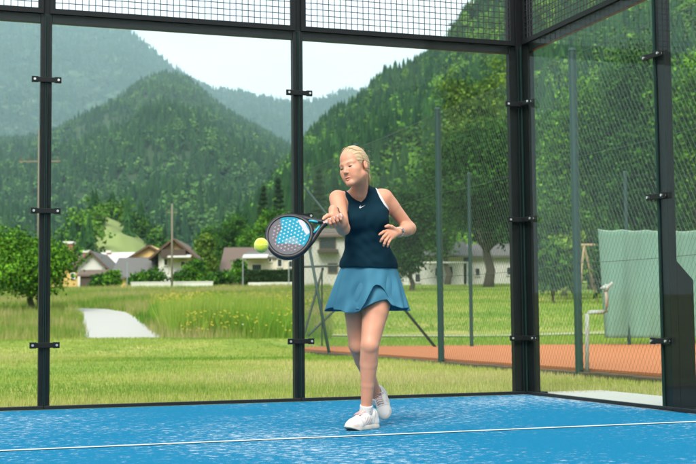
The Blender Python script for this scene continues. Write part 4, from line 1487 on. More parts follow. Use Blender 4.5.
HAX = np.stack([HX, HY, HZ])


def head_prims(f):
    f.ell(hp(0, -.008, .038), (.069, .080, .080), .01, HAX)
    f.ell(hp(0, .030, -.022), (.057, .060, .086), .03, HAX)
    f.ell(hp(0, .034, .052), (.056, .050, .048), .02, HAX)
    for s in (-1, 1):
        f.rc(hp(s * .047, .010, -.055), hp(s * .014, .069, -.093), .0225, .015, .024)
        f.rc(hp(s * .041, .053, -.022), hp(s * .033, .057, -.050), .0235, .0205, .026)
        f.rc(hp(s * .044, .062, .022), hp(s * .010, .079, .019), .010, .010, .014)
    f.ell(hp(0, .073, -.094), (.017, .014, .013), .016, HAX)
    for s in (-1, 1):
        f.ell(hp(s * .031, .101, .001), (.0185, .019, .0135), .010, HAX, sub=True)
    for s in (-1, 1):
        f.ell(hp(s * .031, .068, .0005), (.0150, .0145, .0130), .004, HAX)
    f.rc(hp(0, .080, .014), hp(0, .098, -.028), .0070, .0092, .012)
    f.ell(hp(0, .0990, -.0285), (.0080, .0082, .0070), .006, HAX)
    for s in (-1, 1):
        f.ell(hp(s * .0105, .091, -.0335), (.0058, .008, .0056), .005, HAX)
        f.ell(hp(s * .0055, .101, -.0415), (.0032, .004, .0030), .002, HAX, sub=True)
    # lips
    for s in (-1, 1):
        f.rc(hp(s * .0265, .0755, -.0610), hp(s * .004, .0905, -.0610), .0030, .0048, .004)
        f.rc(hp(s * .0245, .0760, -.0640), hp(0, .0885, -.0735), .0030, .0058, .004)
    f.ell(hp(0, .0945, -.0665), (.0185, .014, .0021), .002, HAX, sub=True)
    for s in (-1, 1):
        f.ell(hp(s * .031, .0845, -.0028), (.0135, .0075, .0042), .001, HAX, sub=True)
        # ears
        f.ell(hp(s * .0755, -.010, -.004), (.0075, .0160, .0270), .006, HAX)
        f.ell(hp(s * .0840, -.006, .000), (.0050, .0090, .0160), .003, HAX, sub=True)


def torso_prims(f, off=0.0):
    f.ell(lp(368.7, 284, 7.41), (.160, .115, .125), .03, off=off)
    f.ell(lp(368.2, 262, 7.39), (.142, .102, .12), .05, off=off)
    f.ell(lp(367.0, 243, 7.37), (.126, .092, .13), .05, off=off)
    f.ell(lp(366.2, 222, 7.36), (.130, .100, .130), .05, off=off)
    f.rc(lp(348, 205, 7.345), lp(378, 203.5, 7.365), .066, .066, .05, off=off)
    f.rc(lp(346, 199.5, 7.33), neck_b, .043, .050, .03, off=off)
    f.rc(lp(378, 197, 7.37), neck_b, .044, .050, .03, off=off)
    f.ell(lp(356.0, 219, 7.275), (.058, .050, .058), .045, off=off)
    f.ell(lp(377.0, 218, 7.29), (.058, .050, .058), .045, off=off)


# grip frame of the racket
RC = lp(291.5, 235.5, 6.88)
RA = lp(336.5, 218.2, 6.90) - RC
RA /= np.linalg.norm(RA)
_tilt = math.radians(27)
RN = CT * math.cos(_tilt) + CU * math.sin(_tilt)
RN = RN - RA * (RN @ RA); RN /= np.linalg.norm(RN)
RW = np.cross(RN, RA); RW /= np.linalg.norm(RW)
if RW[2] < 0: RW = -RW
GC = RC + RA * .262                                                 # grip centre
g_t = CT - RA * (CT @ RA); g_t /= np.linalg.norm(g_t)
g_u = np.cross(g_t, RA)
if g_u[2] < 0: g_u = -g_u


def gpt(s, phi, r):
    p = math.radians(phi)
    return GC - RA * s + g_t * (math.cos(p) * r) + g_u * (math.sin(p) * r)


wrR = gpt(-.012, 138, .082)


def finger(f, pts, radii, k=.0035):
    for a, b, ra, rb in zip(pts[:-1], pts[1:], radii[:-1], radii[1:]): f.rc(a, b, ra, rb, k)


def shoulder_prims(f):
    for sh, el in ((shR, elR), (shL, elL)):
        mid = sh + (el - sh) * .30
        f.rc(sh, mid, .050, .0460, .03)


def arm_prims(f):
    for sh, el in ((shR, elR), (shL, elL)):
        mid = sh + (el - sh) * .2
        f.rc(mid, el, .0465, .0355, .02)
    # right forearm, foreshortened towards the viewer
    m = elR + (wrR - elR) * .32
    f.rc(elR, m, .037, .0395, .02); f.rc(m, wrR, .0395, .0245, .015)
    # left forearm
    m = elL + (wrL - elL) * .32
    f.rc(elL, m, .037, .0395, .02); f.rc(m, wrL, .039, .0245, .015)


def right_hand(f):
    mcp = [gpt(s, 212, .036) for s in (.034, .012, -.010, -.030)]
    for m in mcp: f.rc(wrR + (m - wrR) * .12, m, .0165, .0118, .012)
    f.rc(wrR, gpt(.018, 160, .036), .019, .016, .012)
    for s, m, sc in zip((.034, .012, -.010, -.030), mcp, (1.0, 1.04, 1.0, .88)):
        R_ = .0262
        finger(f, [m, gpt(s + .002, 268, R_ + .006 * sc), gpt(s + .003, 325, R_), gpt(s + .003, 372 + 14 * sc, R_ - .001)], [.0105 * sc, .0093 * sc, .0083 * sc, .0072 * sc])
    finger(f, [gpt(.010, 150, .040), gpt(.034, 108, .033), gpt(.052, 78, .0285), gpt(.064, 56, .0265)], [.0145, .0115, .0098, .0080], .006)


PALM_N = None


def left_hand(f):
    kn = [lp(388.0, 230.6, 7.195), lp(387.6, 233.4, 7.180), lp(388.8, 236.2, 7.178), lp(390.8, 238.6, 7.185)]
    for m in kn: f.rc(wrL + (m - wrL) * .1, m, .0170, .0112, .012)
    d = [
        [kn[0], lp(383.6, 231.9, 7.165), lp(381.2, 233.4, 7.160), lp(379.4, 234.6, 7.162)],
        [kn[1], lp(383.9, 236.6, 7.145), lp(381.9, 239.4, 7.142), lp(380.7, 241.5, 7.148)],
        [kn[2], lp(385.7, 240.6, 7.142), lp(384.4, 243.7, 7.142), lp(383.7, 245.8, 7.15)],
        [kn[3], lp(388.8, 242.4, 7.155), lp(387.9, 244.9, 7.155), lp(387.5, 246.7, 7.16)]]
    for pts, sc in zip(d, (1.0, 1.04, 1.0, .87)): finger(f, pts, [.0102 * sc, .0088 * sc, .0078 * sc, .0066 * sc])
    finger(f, [lp(396.2, 230.2, 7.225), lp(391.5, 226.9, 7.20), lp(388.2, 226.0, 7.185), lp(385.6, 226.6, 7.18)], [.0145, .0112, .0095, .0075], .007)


def hip_prims(f):
    for hip, kn in ((hipR, knR), (hipL, knL)):
        f.rc(hip, hip + (kn - hip) * .3, .088, .082, .03)


def leg_prims(f, which):
    for hip, kn, an, fw in (((hipR, knR, anR, 0), (hipL, knL, anL, 1))[which],):
        mid = hip + (kn - hip) * .45
        f.rc(hip + (kn - hip) * .2, mid, .0835, .078, .03)
        f.rc(mid, kn, .078, .0540, .006)
        f.ell(kn + CT * .016, (.038, .036, .050), .02)
        q = (an - kn)
        back = -CT - q * ((-CT) @ q) / (q @ q)
        back /= np.linalg.norm(back)
        m1 = kn + q * .30 + back * .012
        m2 = kn + q * .62 + back * .005
        f.rc(kn, m1, .0540, .0530, .006)
        f.rc(m1, m2, .0530, .0395, .006)
        f.rc(m2, an, .0395, .0315, .006)
        f.rc(an, an + (an - kn) / np.linalg.norm(an - kn) * .04, .033, .034, .015)


def skin_mat():
    m = mat('skin', (.6, .36, .27), .46, attr=True, spec=.4, sss=.22, bump=.08, bscale=350)
    return m


M_SKIN = skin_mat()
lo = np.array([-.30, -.80, .0]); hi = np.array([.34, .46, 1.74])
fz = (HC_[2] - .135, HC_[2] + .135)
fbod = Field([axis(lo[0], hi[0], .0034, (HC_[0] - .10, HC_[0] + .10), .0022), axis(lo[1], hi[1], .0034, (HC_[1] - .13, HC_[1] + .13), .0023), axis(.02, hi[2], .0034, fz, .0022)])
torso_prims(fbod); shoulder_prims(fbod); hip_prims(fbod)
fbod.rc(neck_b, hp(0, -.022, -.055), .050, .046, .03)
for s in (-1, 1): fbod.rc(hp(s * .046, -.03, -.05), neck_b + np.array([s * .02, -.05, -.012]), .011, .009, .03)
head_prims(fbod)
for part in (lambda f: leg_prims(f, 0), lambda f: leg_prims(f, 1), lambda f: (arm_prims(f), left_hand(f), right_hand(f))):
    fl = Field(fbod.ax); part(fl)
    hk = np.maximum(.006 - np.abs(fbod.F - fl.F), 0) / .006
    fbod.F = np.minimum(fbod.F, fl.F) - hk * hk * .0015
    del fl, hk
V, Fq = fbod.mesh()
del fbod
# complexion
hl = (V - HC_) @ HAX.T
C = np.tile(np.array([.52, .243, .155]), (len(V), 1))
rn = np.random.default_rng(9)
C *= (1 + .03 * np.sin(V[:, :1] * 61 + 2 * np.sin(V[:, 2:] * 37)))
def fbm3(P, sc, sd):
    r_ = np.random.default_rng(sd); z_ = 0
    for o_ in range(4):
        for _q in range(3):
            k_ = r_.normal(size=3); k_ /= np.linalg.norm(k_)
            z_ = z_ + .55 ** o_ / 3 * np.sin(P @ k_ * sc * 2 ** o_ + r_.uniform(0, 6.3))
    return z_


mot = fbm3(V, 55, 4)[:, None]
C = C * (1 + .07 * mot * np.array([[.6, 1.2, 1.2]]))
for jp, rr_ in ((knR, .055), (knL, .055), (elR, .05), (elL, .05), (lp(388, 234, 7.18), .04), (GC, .05), (anL, .05), (anR, .05), (shL, .07), (shR, .07)):
    w_ = np.clip(1 - np.linalg.norm(V - jp, axis=1) / rr_, 0, 1)[:, None]
    C = C * (1 - .5 * w_) + .5 * w_ * C * np.array([[1.03, .84, .78]])
inh = (np.abs(hl[:, 0]) < .11) & (np.abs(hl[:, 1]) < .14) & (np.abs(hl[:, 2]) < .135)


def paint(mask_w, col):
    global C
    w = np.clip(mask_w, 0, 1)[:, None] * inh[:, None]
    C = C * (1 - w) + np.array(col) * w


def blob(x, y, z, rx, ry, rz, soft=1.0):
    q = np.sqrt(((hl[:, 0] - x) / rx) ** 2 + ((hl[:, 1] - y) / ry) ** 2 + ((hl[:, 2] - z) / rz) ** 2)
    return np.clip((1 - q) / .3 * soft, 0, 1)


for s in (-1, 1):
    paint(.45 * blob(s * .040, .065, -.028, .026, .03, .022, .5), (.62, .22, .15))
    paint(.85 * blob(s * .022, .075, .0205, .012, .02, .0034), (.16, .085, .05))
    paint(.85 * blob(s * .037, .072, .0220, .011, .02, .0030), (.16, .085, .05))
    paint(.97 * blob(s * .0315, .080, .0008, .0170, .014, .0036), (.035, .02, .016))
    paint(.35 * blob(s * .031, .080, .0065, .016, .012, .0065), (.36, .17, .11))
    paint(.5 * blob(s * .031, .080, -.0062, .0130, .012, .0018), (.18, .09, .07))
    paint(.2 * blob(s * .0755, -.010, -.004, .02, .02, .03), (.64, .28, .18))
paint(.9 * blob(0, .083, -.0610, .0270, .015, .0048), (.50, .155, .12))
paint(.9 * blob(0, .083, -.0728, .0245, .015, .0058), (.52, .165, .13))
paint(1.0 * blob(0, .083, -.0668, .0200, .02, .0020), (.20, .065, .055))
paint(.35 * blob(0, .103, -.033, .013, .015, .012), (.62, .25, .17))
body = npmesh('body', V, Fq, M_SKIN, person, smooth=True, colors=C)

# eyes
M_EYE = mat('eye_white', (.30, .26, .24), .2)
M_IRIS = mat('iris', (.018, .012, .009), .15)


def uvsphere(c, r, n=14, m=10, ax=None):
    A = np.eye(3) if ax is None else ax
    r = np.array([r] * 3 if np.isscalar(r) else r)
    V, F = [], []
    for j in range(m + 1):
        t = math.pi * j / m
        for i_ in range(n):
            p = 2 * math.pi * i_ / n
            q = np.array([math.sin(t) * math.cos(p), math.sin(t) * math.sin(p), math.cos(t)]) * r
            V.append(np.array(c) + A.T @ q)
    for j in range(m):
        for i_ in range(n):
            F.append([j * n + i_, j * n + (i_ + 1) % n, (j + 1) * n + (i_ + 1) % n, (j + 1) * n + i_])
    return V, F


for s in (-1, 1):
    v_, f_ = uvsphere(hp(s * .031, .0672, -.0004), .0138, ax=HAX)
    eo = npmesh('eye', v_, f_, M_EYE, person, smooth=True)
    v_, f_ = uvsphere(hp(s * .031 - .0018, .0790, -.0034), (.0074, .0034, .0062), ax=HAX)
    npmesh('iris', v_, f_, M_IRIS, eo, smooth=True)
v_, f_ = uvsphere(hp(0, .0800, -.0655), (.0125, .005, .0016), ax=HAX)
npmesh('teeth', v_, f_, mat('tooth', (.55, .5, .44), .25), person, smooth=True)

# hair
h_ = .0024
fh = Field([np.arange(HC_[0] - .16, HC_[0] + .17, h_), np.arange(HC_[1] - .16, HC_[1] + .2, h_), np.arange(HC_[2] - .19, HC_[2] + .16, h_)])
fh.ell(hp(0, -.009, .042), (.0775, .0860, .0885), .01, HAX)
fh.ell(hp(0, -.044, .006), (.066, .056, .070), .03, HAX)


def to_head(x, y, z):
    X, Y, Z = x - HC_[0], y - HC_[1], z - HC_[2]
    return [X * A_[0] + Y * A_[1] + Z * A_[2] for A_ in HAX]


def hair_cut(x, y, z):
    a, b, c = to_head(x, y, z)
    k0 = np.sqrt((a / .0635) ** 2 + ((b - .108) / .086) ** 2 + ((c + .006) / .072) ** 2)
    face = (1 - k0) * .06                                            # > 0 inside the face opening
    under = (-.012 + 1.02 * b - c) * .7                              # below the slanting line from temple to nape
    ear = .022 - np.sqrt((b + .008) ** 2 + ((c + .006) * .72) ** 2) - np.maximum(0, .052 - np.abs(a))
    return np.maximum(np.maximum(face, under), ear)


fh.cut(hair_cut)
fh.ell(hp(0, -.088, .002), (.034, .026, .034), .02, HAX)             # gathered knot
for (u0_, v0_, d0_, r0_), (u1_, v1_, d1_, r1_) in zip([(361, 164, 7.315, .026), (365.6, 171, 7.325, .021), (367.0, 178, 7.335, .020)], [(365.6, 171, 7.325, .022), (367.0, 178, 7.335, .0205), (366, 186.5, 7.35, .009)]):
    fh.rc(lp(u0_, v0_, d0_), lp(u1_, v1_, d1_), r0_, r1_, .012)
V, Fq = fh.mesh()
hl2 = (V - HC_) @ HAX.T
ang = np.arctan2(hl2[:, 0], hl2[:, 2] - .01) + .25 * hl2[:, 1] / .1
st = np.sin(ang * 47 + 2 * np.sin(ang * 11)) * .5 + np.sin(ang * 113 + hl2[:, 1] * 20) * .35 + np.sin(ang * 23 + hl2[:, 1] * 60) * .3
C = np.array([[.40, .285, .165]]) * (1 + .48 * st[:, None]).clip(.35, 1.6)
nrm_dir = hl2 / np.linalg.norm(hl2, axis=1)[:, None]
V = V + (nrm_dir @ HAX) * (st[:, None] * .0019)
M_HAIR = mat('blonde_hair', (.5, .36, .2), .42, attr=True, spec=.5, bump=.3, bscale=220)
rs = np.random.default_rng(77)
fly = MB()
for k_ in range(26):                                                # loose strands: along the hairline, over the crown, down the tail
    t0_ = rs.uniform(-.2, math.pi + .2); b_ = rs.uniform(-.10, .05)
    p_ = [hp((.079 + .006 * q_ * q_ * rs.uniform(.2, 1.6)) * math.cos(t0_ + .05 * q_), b_ - .055 * q_, .030 + (.089 + .006 * q_ * rs.uniform(-.3, 1)) * math.sin(t0_ + .05 * q_) * (1 - .25 * q_ * q_)) for q_ in np.linspace(0, .55, 7)]
    fly.tube(p_, [.0007] * 6 + [.0003], 4)
for k_ in range(16):
    o_ = rs.normal(size=3) * .007
    p_ = [lp(u_, v_, d_) + o_ * (.6 + .5 * q_) for q_, (u_, v_, d_) in enumerate([(364, 165, 7.30), (366, 171, 7.315), (367.6, 178, 7.325), (367, 186.5 + rs.uniform(-3, 3), 7.34)])]
    fly.tube(p_, [.0012, .0012, .001, .0005], 4)
nv_ = len(V)
V = np.concatenate([V, np.array(fly.v)]); C = np.concatenate([C, np.tile([[.40, .28, .16]], (len(fly.v), 1))])
Fq = [list(map(int, f_)) for f_ in Fq] + [[i_ + nv_ for i_ in f_] for f_ in fly.f]
hair = npmesh('hair', V, Fq, M_HAIR, person, smooth=True, colors=C)
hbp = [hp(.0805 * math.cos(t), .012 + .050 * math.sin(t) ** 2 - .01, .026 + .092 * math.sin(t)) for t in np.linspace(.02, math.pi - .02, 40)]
MB().tube(hbp, .0022, 6).build('hairline_shade_braid', mat('hairline_shade_blond', (.36, .25, .14), .7), hair, smooth=True)  # added darker tube: hairline shadow and a braid made as one strip

# --- the sleeveless top
pl = lambda pts: [(lp(u, v, 7.36)[0], lp(u, v, 7.36)[2]) for u, v in pts]
top_poly = pl([(344.4, 187), (346.2, 191.5), (352, 198.5), (357, 202), (361.3, 203.4), (364.8, 200), (367.3, 194), (369, 187), (369.2, 182), (373.2, 183), (376.5, 191), (380, 199.5), (384.5, 206.5), (389.5, 211.5), (397, 215), (397, 240), (404, 268.6), (335, 267.2), (338, 240), (334, 219), (341.5, 213.5), (344.6, 206), (344.9, 198), (343.6, 191), (343, 187)])
ft = Field([np.arange(-.24, .22, .0031), np.arange(-.46, .22, .0031), np.arange(lp(368, 272, 7.4)[2], lp(368, 180, 7.3)[2], .0031)])
torso_prims(ft, .0065)
ft.rc(neck_b, hp(0, -.022, -.055), .0595, .0565, .03)
# drape: fill the small of the waist and add soft creases
ft.ell(lp(368.6, 266, 7.40), (.172, .130, .10), .05)
x_, y_, z_ = ft.ax[0][:, None, None], ft.ax[1][None, :, None], ft.ax[2][None, None, :]
zt = lp(368, 225, 7.3)[2]
cre = .0012 * np.sin((z_ * 1.0 + x_ * .55) * 95 + 2.2 * np.sin(x_ * 24)) * sm(zt + .05, zt - .12, z_) + .0013 * np.sin((z_ - x_ * .8) * 70 + 1.3 + 1.5 * np.sin(x_ * 31 + z_ * 17))
ft.F = ft.F + np.broadcast_to(cre, ft.F.shape).astype(np.float32)
ps = poly_sdf(ft.ax[0][:, None].astype(float), ft.ax[2][None, :].astype(float), top_poly)
ft.F = np.maximum(ft.F, ps[:, None, :].astype(np.float32))
V, Fq = ft.mesh(); del ft
M_TOP = mat('navy_jersey', (.003, .019, .032), .85, var=.12, scale=9, bump=.15, bscale=500, spec=.08)
topo = npmesh('tank_top', V, Fq, M_TOP, person, smooth=True)
# little white tick on the chest and a pale strap edge under the top
tick = [(-1, -.25), (-.62, .30), (-.42, .30), (-.72, -.12), (-.55, -.22), (1.0, .52), (-.55, -.52), (-.85, -.55)]
tc_ = lp(362.3, 206.2, 7.24)


def torso_front(x, z):
    """front surface of the top at (x, z)"""
    return lambda yy: None


_dg = bpy.context.evaluated_depsgraph_get()
topo.data.update()
from mathutils.bvhtree import BVHTree
bvh = BVHTree.FromPolygons([tuple(v) for v in V], [tuple(int(i) for i in f) for f in Fq])


def front_y(x, z):
    hit = bvh.ray_cast(Vector((x, -1.0, z)), Vector((0, 1, 0)))
    return hit[0].y if hit[0] is not None else tc_[1]


vs, fs = [], []
for (a, b) in tick:
    x = tc_[0] + a * .0185; z = tc_[2] + b * .0185
    vs.append((x, front_y(x, z) - .0022, z))
n_ = len(vs)
vs += [(x, y + .0012, z) for x, y, z in vs]
npmesh('chest_mark', vs, [list(range(n_))[::-1], [n_ + i_ for i_ in range(n_)]] + [[i_, (i_ + 1) % n_, n_ + (i_ + 1) % n_, n_ + i_] for i_ in range(n_)], mat('white_print', (.6, .6, .6), .6), topo)
fs_ = Field([np.arange(-.05, .16, .0028), np.arange(-.42, .1, .0028), np.arange(lp(368, 214, 7.3)[2], lp(368, 180, 7.3)[2], .0028)])
torso_prims(fs_, .0045)
fs_.rc(neck_b, hp(0, -.022, -.055), .0575, .0545, .03)
sp_ = poly_sdf(fs_.ax[0][:, None].astype(float), fs_.ax[2][None, :].astype(float), pl([(371.5, 183), (374.6, 184), (379.5, 194), (385.2, 204), (390, 210), (388.6, 211.5), (382, 205), (375.6, 193.5)]))
fs_.F = np.maximum(fs_.F, sp_[:, None, :].astype(np.float32))
V, Fq = fs_.mesh()
npmesh('bra_strap', V, Fq, mat('white_strap', (.55, .53, .52), .7), person, smooth=True)

# --- the wrap skirt
M_SKIRT = mat('blue_skirt_cloth', (.048, .165, .245), .8, var=.10, scale=6, bump=.12, bscale=450, spec=.1)
M_SKIRT_IN = mat('blue_under_skirt', (.03, .145, .225), .8, var=.08, scale=6, bump=.12, bscale=450)
hem_o = np.array([(322, 307), (329, 307.5), (334, 309.5), (339, 310), (346, 312.8), (353, 313.2), (359, 311), (364, 304), (369, 294), (373, 287.5), (377, 285.5), (382, 286.5), (387, 291), (392, 299), (396, 306.5), (401, 308.8), (407, 308.6), (415, 307)])
hem_u = np.array([(320, 306), (345, 309), (361, 309.3), (367, 306), (374, 303), (382, 301), (388, 300), (392, 305.5), (397, 307), (415, 306)])


def skirt(name, hem, a0, b0, a1, b1, back_v, m, seed, amp, parent, flare=.85):
    nT, nt = 220, 46
    V = np.zeros((nt + 1, nT, 3))
    for i_ in range(nT):
        th = 2 * math.pi * i_ / nT
        cx0, cx1 = lp(369, 265.5, 7.40), lp(368.5, 308, 7.40)
        s_, c_ = math.sin(th), math.cos(th)
        ue = 368.5 + a1 * s_ * FPX / 7.25
        vf = np.interp(ue, hem[:, 0], hem[:, 1])
        wgt = sm(-.12, .25, c_)
        vh = vf * wgt + back_v * (1 - wgt)
        for j in range(nt + 1):
            t = j / nt
            z0 = lp(369, 265.5 + 1.0 * s_, 7.4)[2]; z1 = lp(369, vh, 7.4)[2]
            zfull = lp(369, 311, 7.4)[2]
            tt = (z0 - (z0 + (z1 - z0) * t)) / (z0 - zfull)
            e = tt ** flare
            a = a0 + (a1 - a0) * e; b = b0 + (b1 - b0) * e
            fold = amp * e * (math.sin(7 * th + seed) * .6 + .55 * math.sin(13 * th + 2.1 * seed + 1.2 * tt) + .4 * math.sin(4 * th + 1.0 + seed))
            cre_ = .0085 * math.sin((s_ * 5.5 + tt * 7 + seed) * 1.6) * e * (c_ > -.2)
            cx = cx0 + (cx1 - cx0) * tt
            V[j, i_] = (cx[0] + (a + fold * .6) * s_, cx[1] - (b + fold + cre_) * c_, z0 + (z1 - z0) * t)
    idx = np.arange(nt)[:, None] * nT
    i0 = np.arange(nT); i1 = (i0 + 1) % nT
    Fq = np.stack([idx + i0, idx + i1, idx + nT + i1, idx + nT + i0], -1).reshape(-1, 4)
    o = npmesh(name, V.reshape(-1, 3), Fq, m, parent, smooth=True)
    sdm = o.modifiers.new('thickness', 'SOLIDIFY'); sdm.thickness = .003; sdm.offset = 1
    return o


sk = skirt('skirt', hem_o, .160, .117, .243, .185, 311, M_SKIRT, .7, .029, person)
un = skirt('under_skirt', hem_u, .154, .110, .222, .165, 306, M_SKIRT_IN, 2.4, .007, sk)
wb_ = MB()
ring = []
for i_ in range(61):
    th = 2 * math.pi * i_ / 60
    c0 = lp(369, 266.5 + 1.0 * math.sin(th), 7.40)
    ring.append((c0[0] + .158 * math.sin(th), c0[1] - .115 * math.cos(th), c0[2]))
wb_.tube(ring, .009, 8, cap=False)
wb_.build('waistband', M_SKIRT, sk, smooth=True)

# --- shoes
M_SHOE = mat('white_shoe_mesh', (.60, .57, .55), .75, attr=True, var=.06, scale=30, bump=.25, bscale=320)
M_SOLE = mat('white_rubber_sole', (.46, .42, .37), .6, var=.05, scale=20)
M_LACE = mat('pale_pink_lace', (.52, .33, .31), .8)
M_SOCK = mat('white_sock', (.56, .54, .53), .9, bump=.3, bscale=300)


def shoe(heel, toe, up, ank, shin):
    X = np.asarray(toe) - np.asarray(heel); L = np.linalg.norm(X); X = X / L
    Z = np.asarray(up) - X * (np.asarray(up) @ X); Z /= np.linalg.norm(Z)
    Y = np.cross(Z, X)
    A = np.stack([X, Y, Z])
    k = L / .265
    T = lambda V: np.asarray(heel) + (V * k) @ A
    an_l = A @ (np.asarray(ank) - np.asarray(heel)) / k
    sh_l = A @ (np.asarray(shin)); sh_l /= np.linalg.norm(sh_l)
    h = .003
    f = Field([np.arange(-.05, .32, h), np.arange(-.08, .08, h), np.arange(-.02, .16, h)])
    f.rc((.035, 0, .045), (.040, 0, .078), .036, .034, .02)
    f.rc((.035, 0, .030), (.13, .002, .042), .035, .038, .02)
    f.rc((.06, 0, .075), (.125, 0, .066), .034, .032, .025)
    f.rc((.12, .002, .050), (.195, .004, .030), .038, .040, .025)
    f.rc((.175, -.010, .028), (.225, .0, .024), .034, .031, .02)
    f.rc((.18, .016, .026), (.222, .008, .022), .030, .028, .02)
    f.cut(lambda x, y, z: np.broadcast_to(.016 - z, np.broadcast(x, y, z).shape))
    # ankle opening
    f.rc(an_l, an_l + sh_l * .10, .035, .046, .004, sub=True)
    V, Fq = f.mesh()
    Cs_ = np.tile([.56, .53, .51], (len(V), 1))
    x_, y_, z_ = V.T
    seam = (np.abs((x_ - .165) - .35 * (z_ - .03)) < .0022) | (np.abs(x_ - .062 + .3 * (z_ - .05)) < .0022) | ((np.abs(np.abs(y_) - .021) < .0018) & (x_ > .10) & (x_ < .172) & (z_ > .05))
    stripe = (np.abs(((x_ - .115) + .9 * (z_ - .04)) % .022 - .011) < .0042) & (x_ > .085) & (x_ < .15) & (z_ > .026) & (z_ < .07) & (np.abs(y_) > .022)
    Cs_[stripe] = [.46, .30, .28]
    Cs_[seam] = [.33, .29, .28]
    Cs_[(x_ > .205) & (z_ < .036)] = [.50, .42, .40]
    up_o = npmesh('shoe', T(V), Fq, M_SHOE, person, smooth=True, colors=Cs_)
    g = Field([np.arange(-.05, .32, h), np.arange(-.08, .08, h), np.arange(-.02, .06, h)])
    for (a, b, ra, rb) in (((.035, 0, .01), (.12, .004, .01), .040, .037), ((.11, .004, .01), (.19, .002, .01), .037, .048), ((.185, -.006, .012), (.228, .002, .016), .043, .036)):
        g.rc(a, b, ra, rb, .02)
    g.cut(lambda x, y, z: np.broadcast_to(np.maximum(-z + .0 + .35 * np.maximum(x - .2, 0), z - .026 - .25 * np.maximum(x - .2, 0) - .2 * np.maximum(.05 - x, 0)), np.broadcast(x, y, z).shape))
    V, Fq = g.mesh()
    npmesh('sole', T(V), Fq, M_SOLE, up_o, smooth=True)
    for i_, x in enumerate((.108, .122, .136, .150, .164)):
        z0 = float(np.interp(x, [.10, .125, .16, .20], [.104, .0995, .0875, .071]))
        pts = [T(np.array([[x + .006 * (j % 2), y_, z0 + .0035 - 13 * y_ * y_]]))[0] for j, y_ in enumerate(np.linspace(-.024, .024, 7))]
        MB().tube(pts, .0034, 6).build('lace', M_LACE, up_o, smooth=True)
    for s in (-1, 1):
        pts = [T(np.array([[.104 - .004 * t, s * (.006 + .034 * t), .110 + .012 * math.sin(t * 3.1) - .012 * t]]))[0] for t in np.linspace(0, 1, 8)]
        MB().tube(pts, .0042, 6).build('lace', M_LACE, up_o, smooth=True)
    # sock
    a = np.asarray(ank, float); sv = np.asarray(shin, float) / np.linalg.norm(shin)
    MB().tube([a - sv * .045, a - sv * .015, a + sv * .008, a + sv * .020, a + sv * .024], [.042, .0395, .0375, .0385, .0368], 24).build('sock', M_SOCK, person, smooth=True)
    return up_o


def flat(u, v, d): p = lp(u, v, d); return np.array([p[0], p[1], 0.0])


shoe(flat(376.5, 424.5, 7.40), flat(345.8, 428, 7.19), (0, 0, 1), anL, knL - anL)
toeR = lp(386.8, 421.5, 7.60); toeR[2] = max(toeR[2], .004)
heelR = lp(381.5, 391.5, 7.77)
shoe(heelR, toeR, CT * .8 + np.array([0, 0, .35]) - CR * .30, anR, knR - anR)

# wrist bands
M_BAND = mat('dark_elastic', (.03, .025, .025), .7)
M_WATCH = mat('rose_watch_band', (.55, .38, .32), .5)


def band(name, el, wr, t, r, m, h=.006):
    p = el + (wr - el) * t; a = (wr - el) / np.linalg.norm(wr - el)
    x = np.cross(a, [0, 0, 1.]); x /= np.linalg.norm(x); y = np.cross(a, x)
    ring = [p + r * (x * math.cos(k) + y * math.sin(k)) for k in np.linspace(0, 2 * math.pi, 33)]
    return MB().tube(ring, h * .5, 6, cap=False).build(name, m, person, smooth=True)


band('wrist_band', elR, wrR, .90, .0285, M_BAND)
wt = band('watch_band', elL, wrL, .97, .0275, M_WATCH, .009)
ca = (wrL - elL) / np.linalg.norm(wrL - elL)
cz_ = CR * .75 + CU * .3 + CT * .5; cz_ = cz_ - ca * (cz_ @ ca); cz_ /= np.linalg.norm(cz_)
MB().tube([elL + (wrL - elL) * .97 + cz_ * .024, elL + (wrL - elL) * .97 + cz_ * .033], .0125, 14).build('watch_case', mat('watch_case', (.2, .19, .19), .3, metal=.6), wt, smooth=False)

# ------------------------------------------------------------------ racket and ball
rk_o = np.array([PR[0], PR[1], 0.0]) + BM.T @ RC
racket = thing('padel_racket', rk_o, 'black rimmed padel racket with a grey and turquoise dotted face in her hand', 'racket', rz=-YAW)


def rp(s, w, n): return RA * s + RW * w + RN * n                    # local to the racket's own origin (person axes)


M_RIM = mat('racket_rim', (.012, .014, .018), .42, var=.2, scale=30, spec=.25)
M_RGREY = mat('racket_face', (.3, .3, .32), .6, attr=True, spec=.12)
M_GRIP = mat('pale_grip_tape', (.50, .36, .34), .8, bump=.5, bscale=90)
M_TURQ = mat('turquoise_inlay', (.02, .30, .40), .4)
NS = 128


def outline(t, k=1.0):
    c, s = math.cos(t), math.sin(t)
    return (-.010 + .1265 * c * k, .1255 * s * k * (1 - .10 * c - .05 * c * c))


HT = .0165
# face plate: both sides and no edge (the rim closes it)
V, Fq, Cc = [], [], []


def px_of(p):                                                       # photo pixel of a point given in racket axes, to lay out the printed pattern
    wpt = rk_o + BM.T @ p
    d = wpt - CAM
    z = d @ _F
    return 348 + FPX * (d @ _R) / z, 232 - FPX * (d @ _U) / z


